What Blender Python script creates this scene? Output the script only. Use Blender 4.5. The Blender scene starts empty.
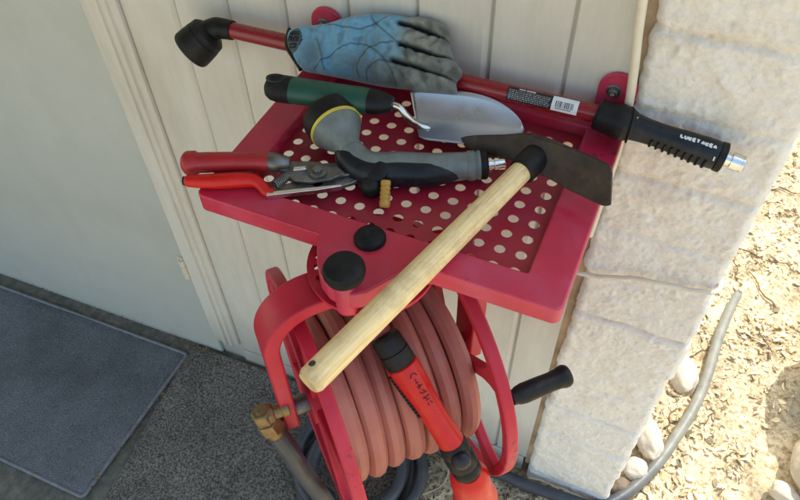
import bpy, bmesh, math, random
from mathutils import Vector, Matrix, noise
random.seed(7)
R = math.radians
V = Vector
scene = bpy.context.scene
col = scene.collection
scene.view_settings.view_transform = 'Standard'; scene.view_settings.look = 'None'; scene.view_settings.exposure = 0

# ------------------------------------------------------------------ helpers
def tag(o, label=None, cat=None, group=None, kind=None):
    if label: o['label'] = label
    if cat: o['category'] = cat
    if group: o['group'] = group
    if kind: o['kind'] = kind
    return o

def empty(name, loc):
    o = bpy.data.objects.new(name, None); col.objects.link(o)
    o.location = loc; o.empty_display_size = .05
    return o

def world_loc(o):
    p = V((0, 0, 0))
    while o is not None:
        p = p + o.location; o = o.parent
    return p

def obj(name, bm, mats, parent=None, smooth=35, loc=None, bevel=0, seg=2, solid=0, subsurf=0):
    """links bm (built in world coordinates) as ONE mesh object"""
    if parent is not None: base = world_loc(parent); lo = V((0, 0, 0))
    else: base = V(loc) if loc is not None else V((0, 0, 0)); lo = base
    bmesh.ops.translate(bm, vec=-base, verts=bm.verts)
    me = bpy.data.meshes.new(name); bm.to_mesh(me); bm.free()
    if not isinstance(mats, (list, tuple)): mats = [mats]
    for m in mats: me.materials.append(m)
    if smooth:
        for p in me.polygons: p.use_smooth = True
        me.set_sharp_from_angle(angle=R(smooth))
    o = bpy.data.objects.new(name, me); col.objects.link(o)
    o.location = lo
    if parent is not None: o.parent = parent
    if solid:
        m = o.modifiers.new('solid', 'SOLIDIFY'); m.thickness = abs(solid); m.offset = -1 if solid > 0 else 0
    if bevel:
        m = o.modifiers.new('bevel', 'BEVEL'); m.width = bevel; m.segments = seg; m.limit_method = 'ANGLE'; m.angle_limit = R(40)
        m.harden_normals = False
    if subsurf:
        m = o.modifiers.new('sub', 'SUBSURF'); m.levels = m.render_levels = subsurf
    return o

def box(bm, c, sx, sy, sz, rot=None, mi=0):
    c = V(c); vs = []
    for x in (-.5, .5):
        for y in (-.5, .5):
            for z in (-.5, .5):
                p = V((x*sx, y*sy, z*sz))
                if rot is not None: p = rot @ p
                vs.append(bm.verts.new(c + p))
    for f in ((0,1,3,2),(4,6,7,5),(0,4,5,1),(2,3,7,6),(0,2,6,4),(1,5,7,3)):
        fc = bm.faces.new([vs[i] for i in f]); fc.material_index = mi
    return vs

def fr(axis, hint=None):
    a = V(axis).normalized()
    if hint is None: hint = V((0, 0, 1)) if abs(a.z) < .9 else V((0, 1, 0))
    u = (V(hint) - a*V(hint).dot(a)).normalized()
    return a, u, a.cross(u)

def rings(bm, rs, closed=False, cap=True, mi=0):
    n = len(rs[0])
    vr = [[bm.verts.new(p) for p in r] for r in rs]
    m = len(vr)
    for i in range(m if closed else m-1):
        a, b = vr[i], vr[(i+1) % m]
        for j in range(n):
            f = bm.faces.new((a[j], a[(j+1) % n], b[(j+1) % n], b[j])); f.material_index = mi
    if cap and not closed:
        f = bm.faces.new(list(reversed(vr[0]))); f.material_index = mi
        f = bm.faces.new(vr[-1]); f.material_index = mi
    return vr

def lathe(bm, p0, axis, prof, seg=24, mi=0, cap=True, hint=None, sc=(1, 1)):
    a, u, w = fr(axis, hint); p0 = V(p0)
    rings(bm, [[p0 + a*h + (u*math.cos(2*math.pi*k/seg)*sc[0] + w*math.sin(2*math.pi*k/seg)*sc[1])*r for k in range(seg)] for h, r in prof], cap=cap, mi=mi)

def catmull(pts, sub=8, closed=False):
    P = [V(p) for p in pts]; n = len(P); out = []
    for i in range(n if closed else n-1):
        p0 = P[(i-1) % n] if closed or i > 0 else P[0]*2-P[1]
        p1 = P[i]; p2 = P[(i+1) % n]
        p3 = P[(i+2) % n] if closed or i+2 < n else P[-1]*2-P[-2]
        for k in range(sub):
            t = k/sub
            out.append(.5*((2*p1)+(p2-p0)*t+(2*p0-5*p1+4*p2-p3)*t*t+(3*p1-p0-3*p2+p3)*t**3))
    if not closed: out.append(P[-1])
    return out

def sweep(bm, pts, r, seg=12, closed=False, mi=0, hint=None, prof=None, cap=True):
    """tube along pts; r float or list; prof = list of (u,w) section multipliers"""
    pts = [V(p) for p in pts]; n = len(pts)
    if prof is None: prof = [(math.cos(2*math.pi*k/seg), math.sin(2*math.pi*k/seg)) for k in range(seg)]
    rs = []; u = None
    for i, p in enumerate(pts):
        if closed: t = pts[(i+1) % n]-pts[i-1]
        else: t = pts[min(i+1, n-1)]-pts[max(i-1, 0)]
        t.normalize()
        if u is None:
            _, u, _ = fr(t, hint)
        u = (u - t*u.dot(t)).normalized(); w = t.cross(u)
        rr = r[i] if isinstance(r, (list, tuple)) else r
        rs.append([p + (u*a + w*b)*rr for a, b in prof])
    rings(bm, rs, closed=closed, mi=mi, cap=cap)

def prism(bm, poly, vec, mi=0):
    vec = V(vec)
    a = [bm.verts.new(V(p)) for p in poly]; b = [bm.verts.new(V(p)+vec) for p in poly]
    n = len(a)
    fs = [bm.faces.new(a[::-1]), bm.faces.new(b)]
    for i in range(n): fs.append(bm.faces.new((a[i], a[(i+1) % n], b[(i+1) % n], b[i])))
    for f in fs: f.material_index = mi
    bmesh.ops.recalc_face_normals(bm, faces=fs)

def rib_prof(n, depth, per=4):
    out = []
    for k in range(n*per):
        a = 2*math.pi*k/(n*per); ph = (k % per)/per
        rr = 1 - depth*(0.5+0.5*math.cos(2*math.pi*ph))
        out.append((math.cos(a)*rr, math.sin(a)*rr))
    return out

def lerp(a, b, t): return a+(b-a)*t
def NB(p, s=1.0): return noise.noise(V(p)*s)

# ------------------------------------------------------------------ materials
def mat(name, base, rough=.5, metal=0, spec=.5, nscale=30, namt=.12, bump=0, bscale=120, bdist=.002, dirt=None, dirt_amt=0, dscale=8, rvar=.1, stretch=None, coat=0, island=0, vcol=None, sheen=0, chips=0):
    m = bpy.data.materials.new(name); m.use_nodes = True
    nt = m.node_tree; N = nt.nodes; L = nt.links; b = N['Principled BSDF']
    b.inputs['Metallic'].default_value = metal
    b.inputs['Specular IOR Level'].default_value = spec
    if coat: b.inputs['Coat Weight'].default_value = coat; b.inputs['Coat Roughness'].default_value = .29
    if sheen: b.inputs['Sheen Weight'].default_value = sheen
    tc = N.new('ShaderNodeTexCoord'); src = tc.outputs['Object']
    if stretch:
        mp = N.new('ShaderNodeMapping'); mp.inputs['Scale'].default_value = stretch
        L.new(tc.outputs['Object'], mp.inputs['Vector']); src = mp.outputs['Vector']
    def nz(scale, detail=6, rough_=.6, s=None):
        n = N.new('ShaderNodeTexNoise'); n.inputs['Scale'].default_value = scale; n.inputs['Detail'].default_value = detail
        n.inputs['Roughness'].default_value = rough_; L.new(s or src, n.inputs['Vector']); return n.outputs['Fac']
    n1 = nz(nscale)
    mr = N.new('ShaderNodeMapRange'); mr.inputs['From Min'].default_value = .3; mr.inputs['From Max'].default_value = .7
    mr.inputs['To Min'].default_value = 1-namt; mr.inputs['To Max'].default_value = 1+namt
    L.new(n1, mr.inputs['Value'])
    mul = N.new('ShaderNodeVectorMath'); mul.operation = 'SCALE'
    if vcol:
        va = N.new('ShaderNodeVertexColor'); va.layer_name = vcol; L.new(va.outputs['Color'], mul.inputs[0])
    else: mul.inputs[0].default_value = base
    L.new(mr.outputs[0], mul.inputs['Scale']); colr = mul.outputs[0]
    if island:
        gi = N.new('ShaderNodeNewGeometry'); ir = N.new('ShaderNodeMapRange')
        ir.inputs['To Min'].default_value = 1-island; ir.inputs['To Max'].default_value = 1+island
        L.new(gi.outputs['Random Per Island'], ir.inputs['Value'])
        m2 = N.new('ShaderNodeVectorMath'); m2.operation = 'SCALE'; L.new(colr, m2.inputs[0]); L.new(ir.outputs[0], m2.inputs['Scale']); colr = m2.outputs[0]
    if dirt is not None:
        d = nz(dscale, 8, .65, tc.outputs['Object'])
        rr = N.new('ShaderNodeMapRange'); rr.inputs['From Min'].default_value = .48; rr.inputs['From Max'].default_value = .72
        rr.inputs['To Max'].default_value = dirt_amt; L.new(d, rr.inputs['Value'])
        mx = N.new('ShaderNodeMix'); mx.data_type = 'RGBA'; L.new(rr.outputs[0], mx.inputs['Factor'])
        L.new(colr, mx.inputs['A']); mx.inputs['B'].default_value = (*dirt, 1); colr = mx.outputs['Result']
    if chips:
        d2 = nz(75, 3, .6, tc.outputs['Object']); d3 = nz(6, 3, .5, tc.outputs['Object'])
        ad = N.new('ShaderNodeMath'); ad.operation = 'MULTIPLY'; L.new(d2, ad.inputs[0]); L.new(d3, ad.inputs[1])
        r3 = N.new('ShaderNodeMapRange'); r3.inputs['From Min'].default_value = .385; r3.inputs['From Max'].default_value = .41; r3.inputs['To Max'].default_value = chips; L.new(ad.outputs[0], r3.inputs['Value'])
        m3_ = N.new('ShaderNodeMix'); m3_.data_type = 'RGBA'; L.new(r3.outputs[0], m3_.inputs['Factor']); L.new(colr, m3_.inputs['A']); m3_.inputs['B'].default_value = (.085, .03, .03, 1); colr = m3_.outputs['Result']
    L.new(colr, b.inputs['Base Color'])
    rm = N.new('ShaderNodeMapRange'); rm.inputs['To Min'].default_value = max(rough-rvar, .02); rm.inputs['To Max'].default_value = min(rough+rvar, 1)
    rm.inputs['From Min'].default_value = .3; rm.inputs['From Max'].default_value = .7
    L.new(nz(nscale*1.7, 4), rm.inputs['Value']); L.new(rm.outputs[0], b.inputs['Roughness'])
    if bump:
        bp = N.new('ShaderNodeBump'); bp.inputs['Strength'].default_value = bump; bp.inputs['Distance'].default_value = bdist
        L.new(nz(bscale, 6, .65), bp.inputs['Height']); L.new(bp.outputs[0], b.inputs['Normal'])
    return m

M = {}
M['red'] = mat('red_powder_coat', (.48, .018, .056), .36, spec=.5, chips=.7, nscale=14, namt=.12, dirt=(.50, .10, .20), dirt_amt=.5, dscale=9, bump=.05, bscale=260, bdist=.0006)
M['red_frame'] = mat('faded_red_frame', (.47, .017, .042), .44, spec=.32, chips=.6, nscale=12, namt=.14, dirt=(.46, .09, .12), dirt_amt=.3, dscale=7, bump=.05, bscale=260, bdist=.0006)
M['red_dark'] = mat('red_tube_paint', (.24, .008, .016), .28, nscale=20, namt=.1, coat=.3)
M['red_grip'] = mat('dark_red_vinyl_grip', (.36, .014, .022), .42, nscale=40, namt=.12)
M['red_bright'] = mat('bright_red_plastic', (.56, .010, .009), .34, spec=.35, nscale=30, namt=.1, dirt=(.4, .05, .04), dirt_amt=.3, dscale=30)
M['black'] = mat('black_rubber', (.007, .007, .008), .5, spec=.28, nscale=50, namt=.25, dirt=(.045, .04, .035), dirt_amt=.3, dscale=30, bump=.15, bscale=400, bdist=.0005)
M['blackm'] = mat('matte_black_plastic', (.007, .008, .009), .58, spec=.25, nscale=60, namt=.25, dirt=(.05, .05, .05), dirt_amt=.3, dscale=25)
M['black_gloss'] = mat('dark_grip_plastic', (.007, .009, .014), .38, spec=.32, nscale=60, namt=.2, dirt=(.045, .045, .05), dirt_amt=.35, dscale=40)
M['grey'] = mat('grey_metallic_plastic', (.155, .18, .178), .38, nscale=60, namt=.18, dirt=(.09, .1, .1), dirt_amt=.5, dscale=35)
M['yellow'] = mat('yellow_plastic', (.62, .50, .06), .45)
M['amber'] = mat('amber_plastic_lever', (.50, .27, .05), .4, nscale=60)
M['steel'] = mat('bright_steel', (.62, .63, .64), .25, metal=1, nscale=50, namt=.1)
M['chrome'] = mat('chrome_fitting', (.75, .75, .73), .16, metal=1, nscale=60, namt=.08)
M['blade'] = mat('brushed_stainless', (.50, .56, .66), .34, metal=.78, nscale=16, namt=.06, dirt=(.36, .36, .36), dirt_amt=.1, dscale=12, stretch=(1, 1, 1))  # bluish base colour paints in some of the reflected sky
M['darksteel'] = mat('dark_worn_steel', (.17, .17, .17), .42, metal=.8, nscale=60, namt=.35, dirt=(.12, .07, .04), dirt_amt=.5, dscale=40)
M['gunmetal'] = mat('oily_gunmetal', (.17, .17, .175), .35, metal=.7, nscale=60, namt=.4, dirt=(.10, .07, .05), dirt_amt=.4, dscale=50)
M['rust'] = mat('dark_rusted_iron', (.034, .021, .016), .5, metal=.3, nscale=45, namt=.5, dirt=(.09, .045, .025), dirt_amt=.55, dscale=28, bump=.4, bscale=160, bdist=.001)
M['brass'] = mat('aged_brass', (.24, .165, .08), .42, metal=.75, nscale=60, namt=.25, dirt=(.10, .07, .04), dirt_amt=.6, dscale=40)
M['green'] = mat('green_soft_grip', (.008, .070, .048), .45, nscale=40, namt=.2, dirt=(.03, .07, .06), dirt_amt=.3, dscale=30)
M['hose'] = mat('faded_red_rubber_hose', (.40, .125, .10), .5, spec=.35, nscale=8, namt=.18, dirt=(.45, .23, .17), dirt_amt=.55, dscale=7)
M['bluehose'] = mat('dark_blue_grey_hose', (.035, .043, .058), .45, nscale=30, namt=.2, dirt=(.10, .095, .085), dirt_amt=.3, dscale=14, vcol='paint')
M['sunhose'] = mat('sunlit_dusty_hose', (.25, .24, .195), .6, nscale=30, namt=.2, dirt=(.30, .27, .2), dirt_amt=.5, dscale=14)  # hose colour with dust and sunlight painted in
M['cable'] = mat('cream_painted_conduit', (.66, .60, .50), .5, nscale=30, namt=.1, dirt=(.35, .3, .22), dirt_amt=.3)
M['rock'] = mat('pale_limestone', (.60, .53, .42), .9, nscale=25, namt=.2, dirt=(.36, .27, .17), dirt_amt=.6, dscale=18, bump=.5, bscale=70, bdist=.004)
M['rock_brown'] = mat('brown_fieldstone', (.20, .15, .10), .9, nscale=25, namt=.3, dirt=(.12, .085, .05), dirt_amt=.6, dscale=18, bump=.5, bscale=70, bdist=.004)
M['twig'] = mat('grey_brown_twig', (.16, .105, .06), .9, nscale=40, namt=.3)
M['chips'] = mat('dry_leaf_litter', (.74, .59, .35), .9, nscale=12, namt=.25, island=.75)
M['grit'] = mat('gravel_and_leaf_debris', (.17, .135, .10), .9, nscale=12, namt=.25, island=.7)
M['door'] = mat('grey_white_door_paint', (.465, .485, .475), .5, nscale=3, namt=.05, dirt=(.37, .375, .345), dirt_amt=.45, dscale=5, bump=.08, bscale=90, bdist=.001)
M['label_black'] = mat('black_label', (.012, .012, .014), .4)
M['label_white'] = mat('white_label', (.75, .75, .76), .5, nscale=80, namt=.04)
M['print_white'] = mat('white_print', (.70, .70, .72), .5)
M['print_grey'] = mat('grey_print', (.30, .31, .33), .5)
M['dark_gap'] = mat('dark_gap', (.05, .038, .028), .9)
M['unseen_eave'] = mat('unseen_eave_boards', (.30, .27, .23), .8, nscale=8, namt=.2)
M['panel_red'] = mat('shade_dimmed_panel_red', (.33, .012, .034), .42, chips=.5, nscale=16, namt=.15, dirt=(.30, .06, .09), dirt_amt=.35, dscale=14, bump=.05, bscale=260, bdist=.0006)  # rim red darkened here to paint in the dimmer light on the panel
M['filler'] = mat('brown_gap_filler', (.44, .33, .22), .9, nscale=14, namt=.3, dirt=(.20, .13, .08), dirt_amt=.7, dscale=12, bump=.4, bscale=80, bdist=.003)
M['brown_gap'] = mat('brown_recess', (.26, .175, .11), .9, nscale=14, namt=.35)

# wood handle
def wood():
    m = bpy.data.materials.new('pale_wood_handle'); m.use_nodes = True
    nt = m.node_tree; N = nt.nodes; L = nt.links; b = N['Principled BSDF']; b.inputs['Roughness'].default_value = .48
    tc = N.new('ShaderNodeTexCoord'); h = (V((-.2293, .2725, 1.083))-V((-.1185, .6173, 1.110))).normalized(); _, u, w_ = fr(h)
    cb_ = N.new('ShaderNodeCombineXYZ')
    for k, (vec, sc_) in enumerate(((u, 1), (w_, 1), (h, .045))):
        d = N.new('ShaderNodeVectorMath'); d.operation = 'DOT_PRODUCT'; L.new(tc.outputs['Object'], d.inputs[0]); d.inputs[1].default_value = vec*sc_
        L.new(d.outputs['Value'], cb_.inputs[k])
    g = N.new('ShaderNodeTexNoise'); g.inputs['Scale'].default_value = 330; g.inputs['Detail'].default_value = 5; g.inputs['Roughness'].default_value = .7; L.new(cb_.outputs[0], g.inputs['Vector'])
    cr = N.new('ShaderNodeValToRGB'); e = cr.color_ramp.elements
    e[0].position = .32; e[0].color = (.64, .43, .19, 1); e[1].position = .56; e[1].color = (.84, .65, .34, 1); L.new(g.outputs['Fac'], cr.inputs['Fac'])
    n = N.new('ShaderNodeTexNoise'); n.inputs['Scale'].default_value = 26; n.inputs['Detail'].default_value = 8; n.inputs['Roughness'].default_value = .7; L.new(tc.outputs['Object'], n.inputs['Vector'])
    mr = N.new('ShaderNodeMapRange'); mr.inputs['From Min'].default_value = .46; mr.inputs['From Max'].default_value = .74; mr.inputs['To Max'].default_value = .75; L.new(n.outputs['Fac'], mr.inputs['Value'])
    mx = N.new('ShaderNodeMix'); mx.data_type = 'RGBA'; L.new(mr.outputs[0], mx.inputs['Factor']); L.new(cr.outputs[0], mx.inputs['A']); mx.inputs['B'].default_value = (.36, .26, .15, 1)
    # browner towards the free end
    de = N.new('ShaderNodeVectorMath'); de.operation = 'DOT_PRODUCT'; L.new(tc.outputs['Object'], de.inputs[0]); de.inputs[1].default_value = h
    ge = N.new('ShaderNodeMapRange'); ge.inputs['From Min'].default_value = .372; ge.inputs['From Max'].default_value = .386; ge.inputs['To Max'].default_value = .45; L.new(de.outputs['Value'], ge.inputs['Value'])
    m2 = N.new('ShaderNodeMix'); m2.data_type = 'RGBA'; L.new(ge.outputs[0], m2.inputs['Factor']); L.new(mx.outputs['Result'], m2.inputs['A']); m2.inputs['B'].default_value = (.30, .20, .10, 1)
    L.new(m2.outputs['Result'], b.inputs['Base Color'])
    bp = N.new('ShaderNodeBump'); bp.inputs['Strength'].default_value = .25; bp.inputs['Distance'].default_value = .0008; L.new(g.outputs['Fac'], bp.inputs['Height']); L.new(bp.outputs[0], b.inputs['Normal'])
    return m
M['wood'] = wood()

# painted siding, cream, vertical brushed grain
def siding_mat():
    m = bpy.data.materials.new('cream_siding_paint'); m.use_nodes = True
    nt = m.node_tree; N = nt.nodes; L = nt.links; b = N['Principled BSDF']; b.inputs['Roughness'].default_value = .62
    tc = N.new('ShaderNodeTexCoord')
    mp = N.new('ShaderNodeMapping'); mp.inputs['Scale'].default_value = (1, 1, .045); L.new(tc.outputs['Object'], mp.inputs['Vector'])
    g = N.new('ShaderNodeTexNoise'); g.inputs['Scale'].default_value = 240; g.inputs['Detail'].default_value = 6; L.new(mp.outputs[0], g.inputs['Vector'])
    mp2 = N.new('ShaderNodeMapping'); mp2.inputs['Scale'].default_value = (1, 1, .25); L.new(tc.outputs['Object'], mp2.inputs['Vector'])
    d = N.new('ShaderNodeTexNoise'); d.inputs['Scale'].default_value = 7; d.inputs['Detail'].default_value = 9; d.inputs['Roughness'].default_value = .7; L.new(mp2.outputs[0], d.inputs['Vector'])
    cr = N.new('ShaderNodeValToRGB'); e = cr.color_ramp.elements
    e[0].position = .30; e[0].color = (.49, .46, .415, 1); e[1].position = .58; e[1].color = (.62, .60, .565, 1)
    L.new(d.outputs['Fac'], cr.inputs['Fac'])
    gr = N.new('ShaderNodeMapRange'); gr.inputs['From Min'].default_value = .35; gr.inputs['From Max'].default_value = .65; gr.inputs['To Min'].default_value = .985; gr.inputs['To Max'].default_value = 1.012
    L.new(g.outputs['Fac'], gr.inputs['Value'])
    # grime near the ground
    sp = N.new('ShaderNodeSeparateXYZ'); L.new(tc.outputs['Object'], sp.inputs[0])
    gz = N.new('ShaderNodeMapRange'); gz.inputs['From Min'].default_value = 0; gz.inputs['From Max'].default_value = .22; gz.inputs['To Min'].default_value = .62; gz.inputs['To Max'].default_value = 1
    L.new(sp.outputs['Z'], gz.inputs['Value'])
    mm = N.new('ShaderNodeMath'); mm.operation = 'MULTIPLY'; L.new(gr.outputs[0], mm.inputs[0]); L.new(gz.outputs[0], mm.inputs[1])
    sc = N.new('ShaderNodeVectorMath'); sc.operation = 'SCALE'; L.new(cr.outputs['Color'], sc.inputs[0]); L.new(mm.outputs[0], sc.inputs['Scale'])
    L.new(sc.outputs[0], b.inputs['Base Color'])
    bp = N.new('ShaderNodeBump'); bp.inputs['Strength'].default_value = .2; bp.inputs['Distance'].default_value = .0014
    L.new(g.outputs['Fac'], bp.inputs['Height']); L.new(bp.outputs[0], b.inputs['Normal'])
    return m
M['siding'] = siding_mat()

def block_mat():
    m = bpy.data.materials.new('cream_painted_block'); m.use_nodes = True
    nt = m.node_tree; N = nt.nodes; L = nt.links; b = N['Principled BSDF']; b.inputs['Roughness'].default_value = .78
    tc = N.new('ShaderNodeTexCoord')
    d = N.new('ShaderNodeTexNoise'); d.inputs['Scale'].default_value = 12; d.inputs['Detail'].default_value = 10; d.inputs['Roughness'].default_value = .7; L.new(tc.outputs['Object'], d.inputs['Vector'])
    cr = N.new('ShaderNodeValToRGB'); e = cr.color_ramp.elements
    e[0].position = .28; e[0].color = (.76, .70, .635, 1); e[1].position = .48; e[1].color = (.89, .855, .82, 1)
    L.new(d.outputs['Fac'], cr.inputs['Fac'])
    sn_ = N.new('ShaderNodeTexNoise'); sn_.inputs['Scale'].default_value = 190; sn_.inputs['Detail'].default_value = 5; L.new(tc.outputs['Object'], sn_.inputs['Vector'])
    sr_ = N.new('ShaderNodeMapRange'); sr_.inputs['From Min'].default_value = .30; sr_.inputs['From Max'].default_value = .52; sr_.inputs['To Min'].default_value = .90; sr_.inputs['To Max'].default_value = 1.01; L.new(sn_.outputs['Fac'], sr_.inputs['Value'])  # fine dark speckle in the colour imitates shade in small pits
    ss_ = N.new('ShaderNodeVectorMath'); ss_.operation = 'SCALE'; L.new(cr.outputs['Color'], ss_.inputs[0]); L.new(sr_.outputs[0], ss_.inputs['Scale'])
    va = N.new('ShaderNodeVertexColor'); va.layer_name = 'joint'
    n2 = N.new('ShaderNodeTexNoise'); n2.inputs['Scale'].default_value = 26; n2.inputs['Detail'].default_value = 6; L.new(tc.outputs['Object'], n2.inputs['Vector'])
    r2 = N.new('ShaderNodeMapRange'); r2.inputs['From Min'].default_value = .42; r2.inputs['From Max'].default_value = .68; L.new(n2.outputs['Fac'], r2.inputs['Value'])
    mu = N.new('ShaderNodeMath'); mu.operation = 'MULTIPLY'; L.new(va.outputs['Color'], mu.inputs[0]); L.new(r2.outputs[0], mu.inputs[1])
    m3 = N.new('ShaderNodeMath'); m3.operation = 'MULTIPLY'; L.new(mu.outputs[0], m3.inputs[0]); m3.inputs[1].default_value = .55
    mx = N.new('ShaderNodeMix'); mx.data_type = 'RGBA'; L.new(m3.outputs[0], mx.inputs['Factor']); L.new(ss_.outputs[0], mx.inputs['A']); mx.inputs['B'].default_value = (.38, .26, .15, 1)
    L.new(mx.outputs['Result'], b.inputs['Base Color'])
    f = N.new('ShaderNodeTexNoise'); f.inputs['Scale'].default_value = 85; f.inputs['Detail'].default_value = 10; f.inputs['Roughness'].default_value = .78; L.new(tc.outputs['Object'], f.inputs['Vector'])
    bp = N.new('ShaderNodeBump'); bp.inputs['Strength'].default_value = .75; bp.inputs['Distance'].default_value = .006; L.new(f.outputs['Fac'], bp.inputs['Height']); L.new(bp.outputs[0], b.inputs['Normal'])
    return m
M['block'] = block_mat()

def speckle_mat(name, c0, c1, scale, rough=.95, big=(.8, 1.15), bigscale=3, bump=.8, bdist=.003, p0=.40, p1=.66, tint=None):
    m = bpy.data.materials.new(name); m.use_nodes = True
    nt = m.node_tree; N = nt.nodes; L = nt.links; b = N['Principled BSDF']; b.inputs['Roughness'].default_value = rough; b.inputs['Specular IOR Level'].default_value = .2
    tc = N.new('ShaderNodeTexCoord')
    f = N.new('ShaderNodeTexNoise'); f.inputs['Scale'].default_value = scale; f.inputs['Detail'].default_value = 4; f.inputs['Roughness'].default_value = .7; L.new(tc.outputs['Object'], f.inputs['Vector'])
    cr = N.new('ShaderNodeValToRGB'); e = cr.color_ramp.elements
    e[0].position = p0; e[0].color = (*c0, 1); e[1].position = p1; e[1].color = (*c1, 1); L.new(f.outputs['Fac'], cr.inputs['Fac'])
    g = N.new('ShaderNodeTexNoise'); g.inputs['Scale'].default_value = bigscale; g.inputs['Detail'].default_value = 7; g.inputs['Roughness'].default_value = .65; L.new(tc.outputs['Object'], g.inputs['Vector'])
    mr = N.new('ShaderNodeMapRange'); mr.inputs['From Min'].default_value = .3; mr.inputs['From Max'].default_value = .7; mr.inputs['To Min'].default_value = big[0]; mr.inputs['To Max'].default_value = big[1]; L.new(g.outputs['Fac'], mr.inputs['Value'])
    sc = N.new('ShaderNodeVectorMath'); sc.operation = 'SCALE'; L.new(cr.outputs['Color'], sc.inputs[0]); L.new(mr.outputs[0], sc.inputs['Scale'])
    L.new(sc.outputs[0], b.inputs['Base Color'])
    bp = N.new('ShaderNodeBump'); bp.inputs['Strength'].default_value = bump; bp.inputs['Distance'].default_value = bdist; L.new(f.outputs['Fac'], bp.inputs['Height']); L.new(bp.outputs[0], b.inputs['Normal'])
    return m
M['carpet'] = speckle_mat('charcoal_loop_carpet', (.072, .063, .055), (.36, .335, .305), 200, bump=1, bdist=.005, p0=.40, p1=.66, bigscale=6, big=(.65, 1.2))
M['mat'] = speckle_mat('blue_grey_mat_pile', (.085, .092, .104), (.225, .24, .268), 330, bump=.9, bdist=.003, bigscale=3.4, big=(.62, 1.3))
M['mat_edge'] = mat('mat_rubber_border', (.19, .20, .225), .75, nscale=60, namt=.2)
M['concrete'] = speckle_mat('olive_grey_concrete', (.12, .12, .10), (.19, .185, .16), 40, bump=.15, bdist=.002, bigscale=5, big=(.8, 1.15))
M['dirt'] = speckle_mat('sunbaked_dirt', (.40, .27, .14), (.86, .71, .46), 70, bump=.8, bdist=.008, bigscale=7, big=(.42, 1.25), p0=.34, p1=.56)  # broad dark patches in the colour imitate shadows over the dirt

# ------------------------------------------------------------------ camera
cam = bpy.data.cameras.new('camera'); cam.sensor_width = 36; cam.lens = 706/800*36; cam.clip_end = 500; cam.clip_start = .01
co = bpy.data.objects.new('camera', cam); col.objects.link(co); scene.camera = co
Xw = V((2362, 751, -706)).normalized(); Yw = V((480, -846, 706)).normalized()
Zw = Xw.cross(Yw); Zw.normalize(); Yw = Zw.cross(Xw)
# rows are the world axes seen by the lens (right, down, forward)
right = V((Xw.x, Yw.x, Zw.x)); down = V((Xw.y, Yw.y, Zw.y)); fwd = V((Xw.z, Yw.z, Zw.z))
co.matrix_world = Matrix(((right.x, -down.x, -fwd.x, 0), (right.y, -down.y, -fwd.y, 0), (right.z, -down.z, -fwd.z, 1.68), (0, 0, 0, 1)))

# ------------------------------------------------------------------ light
SUN_AZ = math.atan2(.40, .92)     # from +y towards +x
SUN_EL = R(62)
w = bpy.data.worlds.new('World'); scene.world = w; w.use_nodes = True
nt = w.node_tree; sky = nt.nodes.new('ShaderNodeTexSky'); sky.sky_type = 'NISHITA'; sky.sun_disc = False
sky.sun_elevation = SUN_EL; sky.sun_rotation = SUN_AZ; sky.air_density = 2.0; sky.dust_density = 1.6; sky.ozone_density = .5
nt.links.new(sky.outputs[0], nt.nodes['Background'].inputs[0]); nt.nodes['Background'].inputs[1].default_value = .29
sl = bpy.data.lights.new('sun', 'SUN'); sl.energy = 5; sl.angle = R(.5); sl.color = (1, .955, .87)
so = bpy.data.objects.new('sun', sl); col.objects.link(so)
sd = V((math.sin(SUN_AZ)*math.cos(SUN_EL), math.cos(SUN_AZ)*math.cos(SUN_EL), math.sin(SUN_EL)))
so.rotation_euler = sd.to_track_quat('Z', 'Y').to_euler(); so.location = sd*6

# ------------------------------------------------------------------ ground
def fz(x): return min(0, (x+.75)*.065) if x > -3 else -.146
bm = bmesh.new()
S = 120
XL = [-4, -3.06, -3.02, -2, -1, -.34] + [lerp(-.30, 1.6, k/90) for k in range(91)]
YL = [-1.5, -.4, -.05, -.01] + [lerp(.1, 2.6, k/115) for k in range(116)]
NX = len(XL)-1; NY = len(YL)-1
grid = []
for j, y in enumerate(YL):
    row = []
    for i, x in enumerate(XL):
        e = max(0, min(1, (x+.30)/.12, (1.6-x)/.12, (y-.1)/.12, (2.6-y)/.12))
        z = -.028 + e*(.012*NB((x*5, y*5, 0)) + .010*NB((x*14, y*14, 3)) + .005*NB((x*40, y*40, 5)))
        if -3.04 < x < -.32 and -.03 < y < .86: z = -.30
        row.append(bm.verts.new((x, y, z)))
    grid.append(row)
for j in range(NY):
    for i in range(NX): bm.faces.new((grid[j][i], grid[j][i+1], grid[j+1][i+1], grid[j+1][i]))
c4 = [bm.verts.new(p) for p in ((-S, -S, -.028), (S, -S, -.028), (S, S, -.028), (-S, S, -.028))]
bm.faces.new([c4[0], c4[1]] + [grid[0][i] for i in range(NX, -1, -1)])
bm.faces.new([c4[1], c4[2]] + [grid[j][NX] for j in range(NY, -1, -1)])
bm.faces.new([c4[2], c4[3]] + [grid[NY][i] for i in range(NX+1)])
bm.faces.new([c4[3], c4[0]] + [grid[j][0] for j in range(NY+1)])
bmesh.ops.recalc_face_normals(bm, faces=bm.faces)
g = obj('ground', bm, M['dirt'], smooth=60); tag(g, kind='structure')

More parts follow.
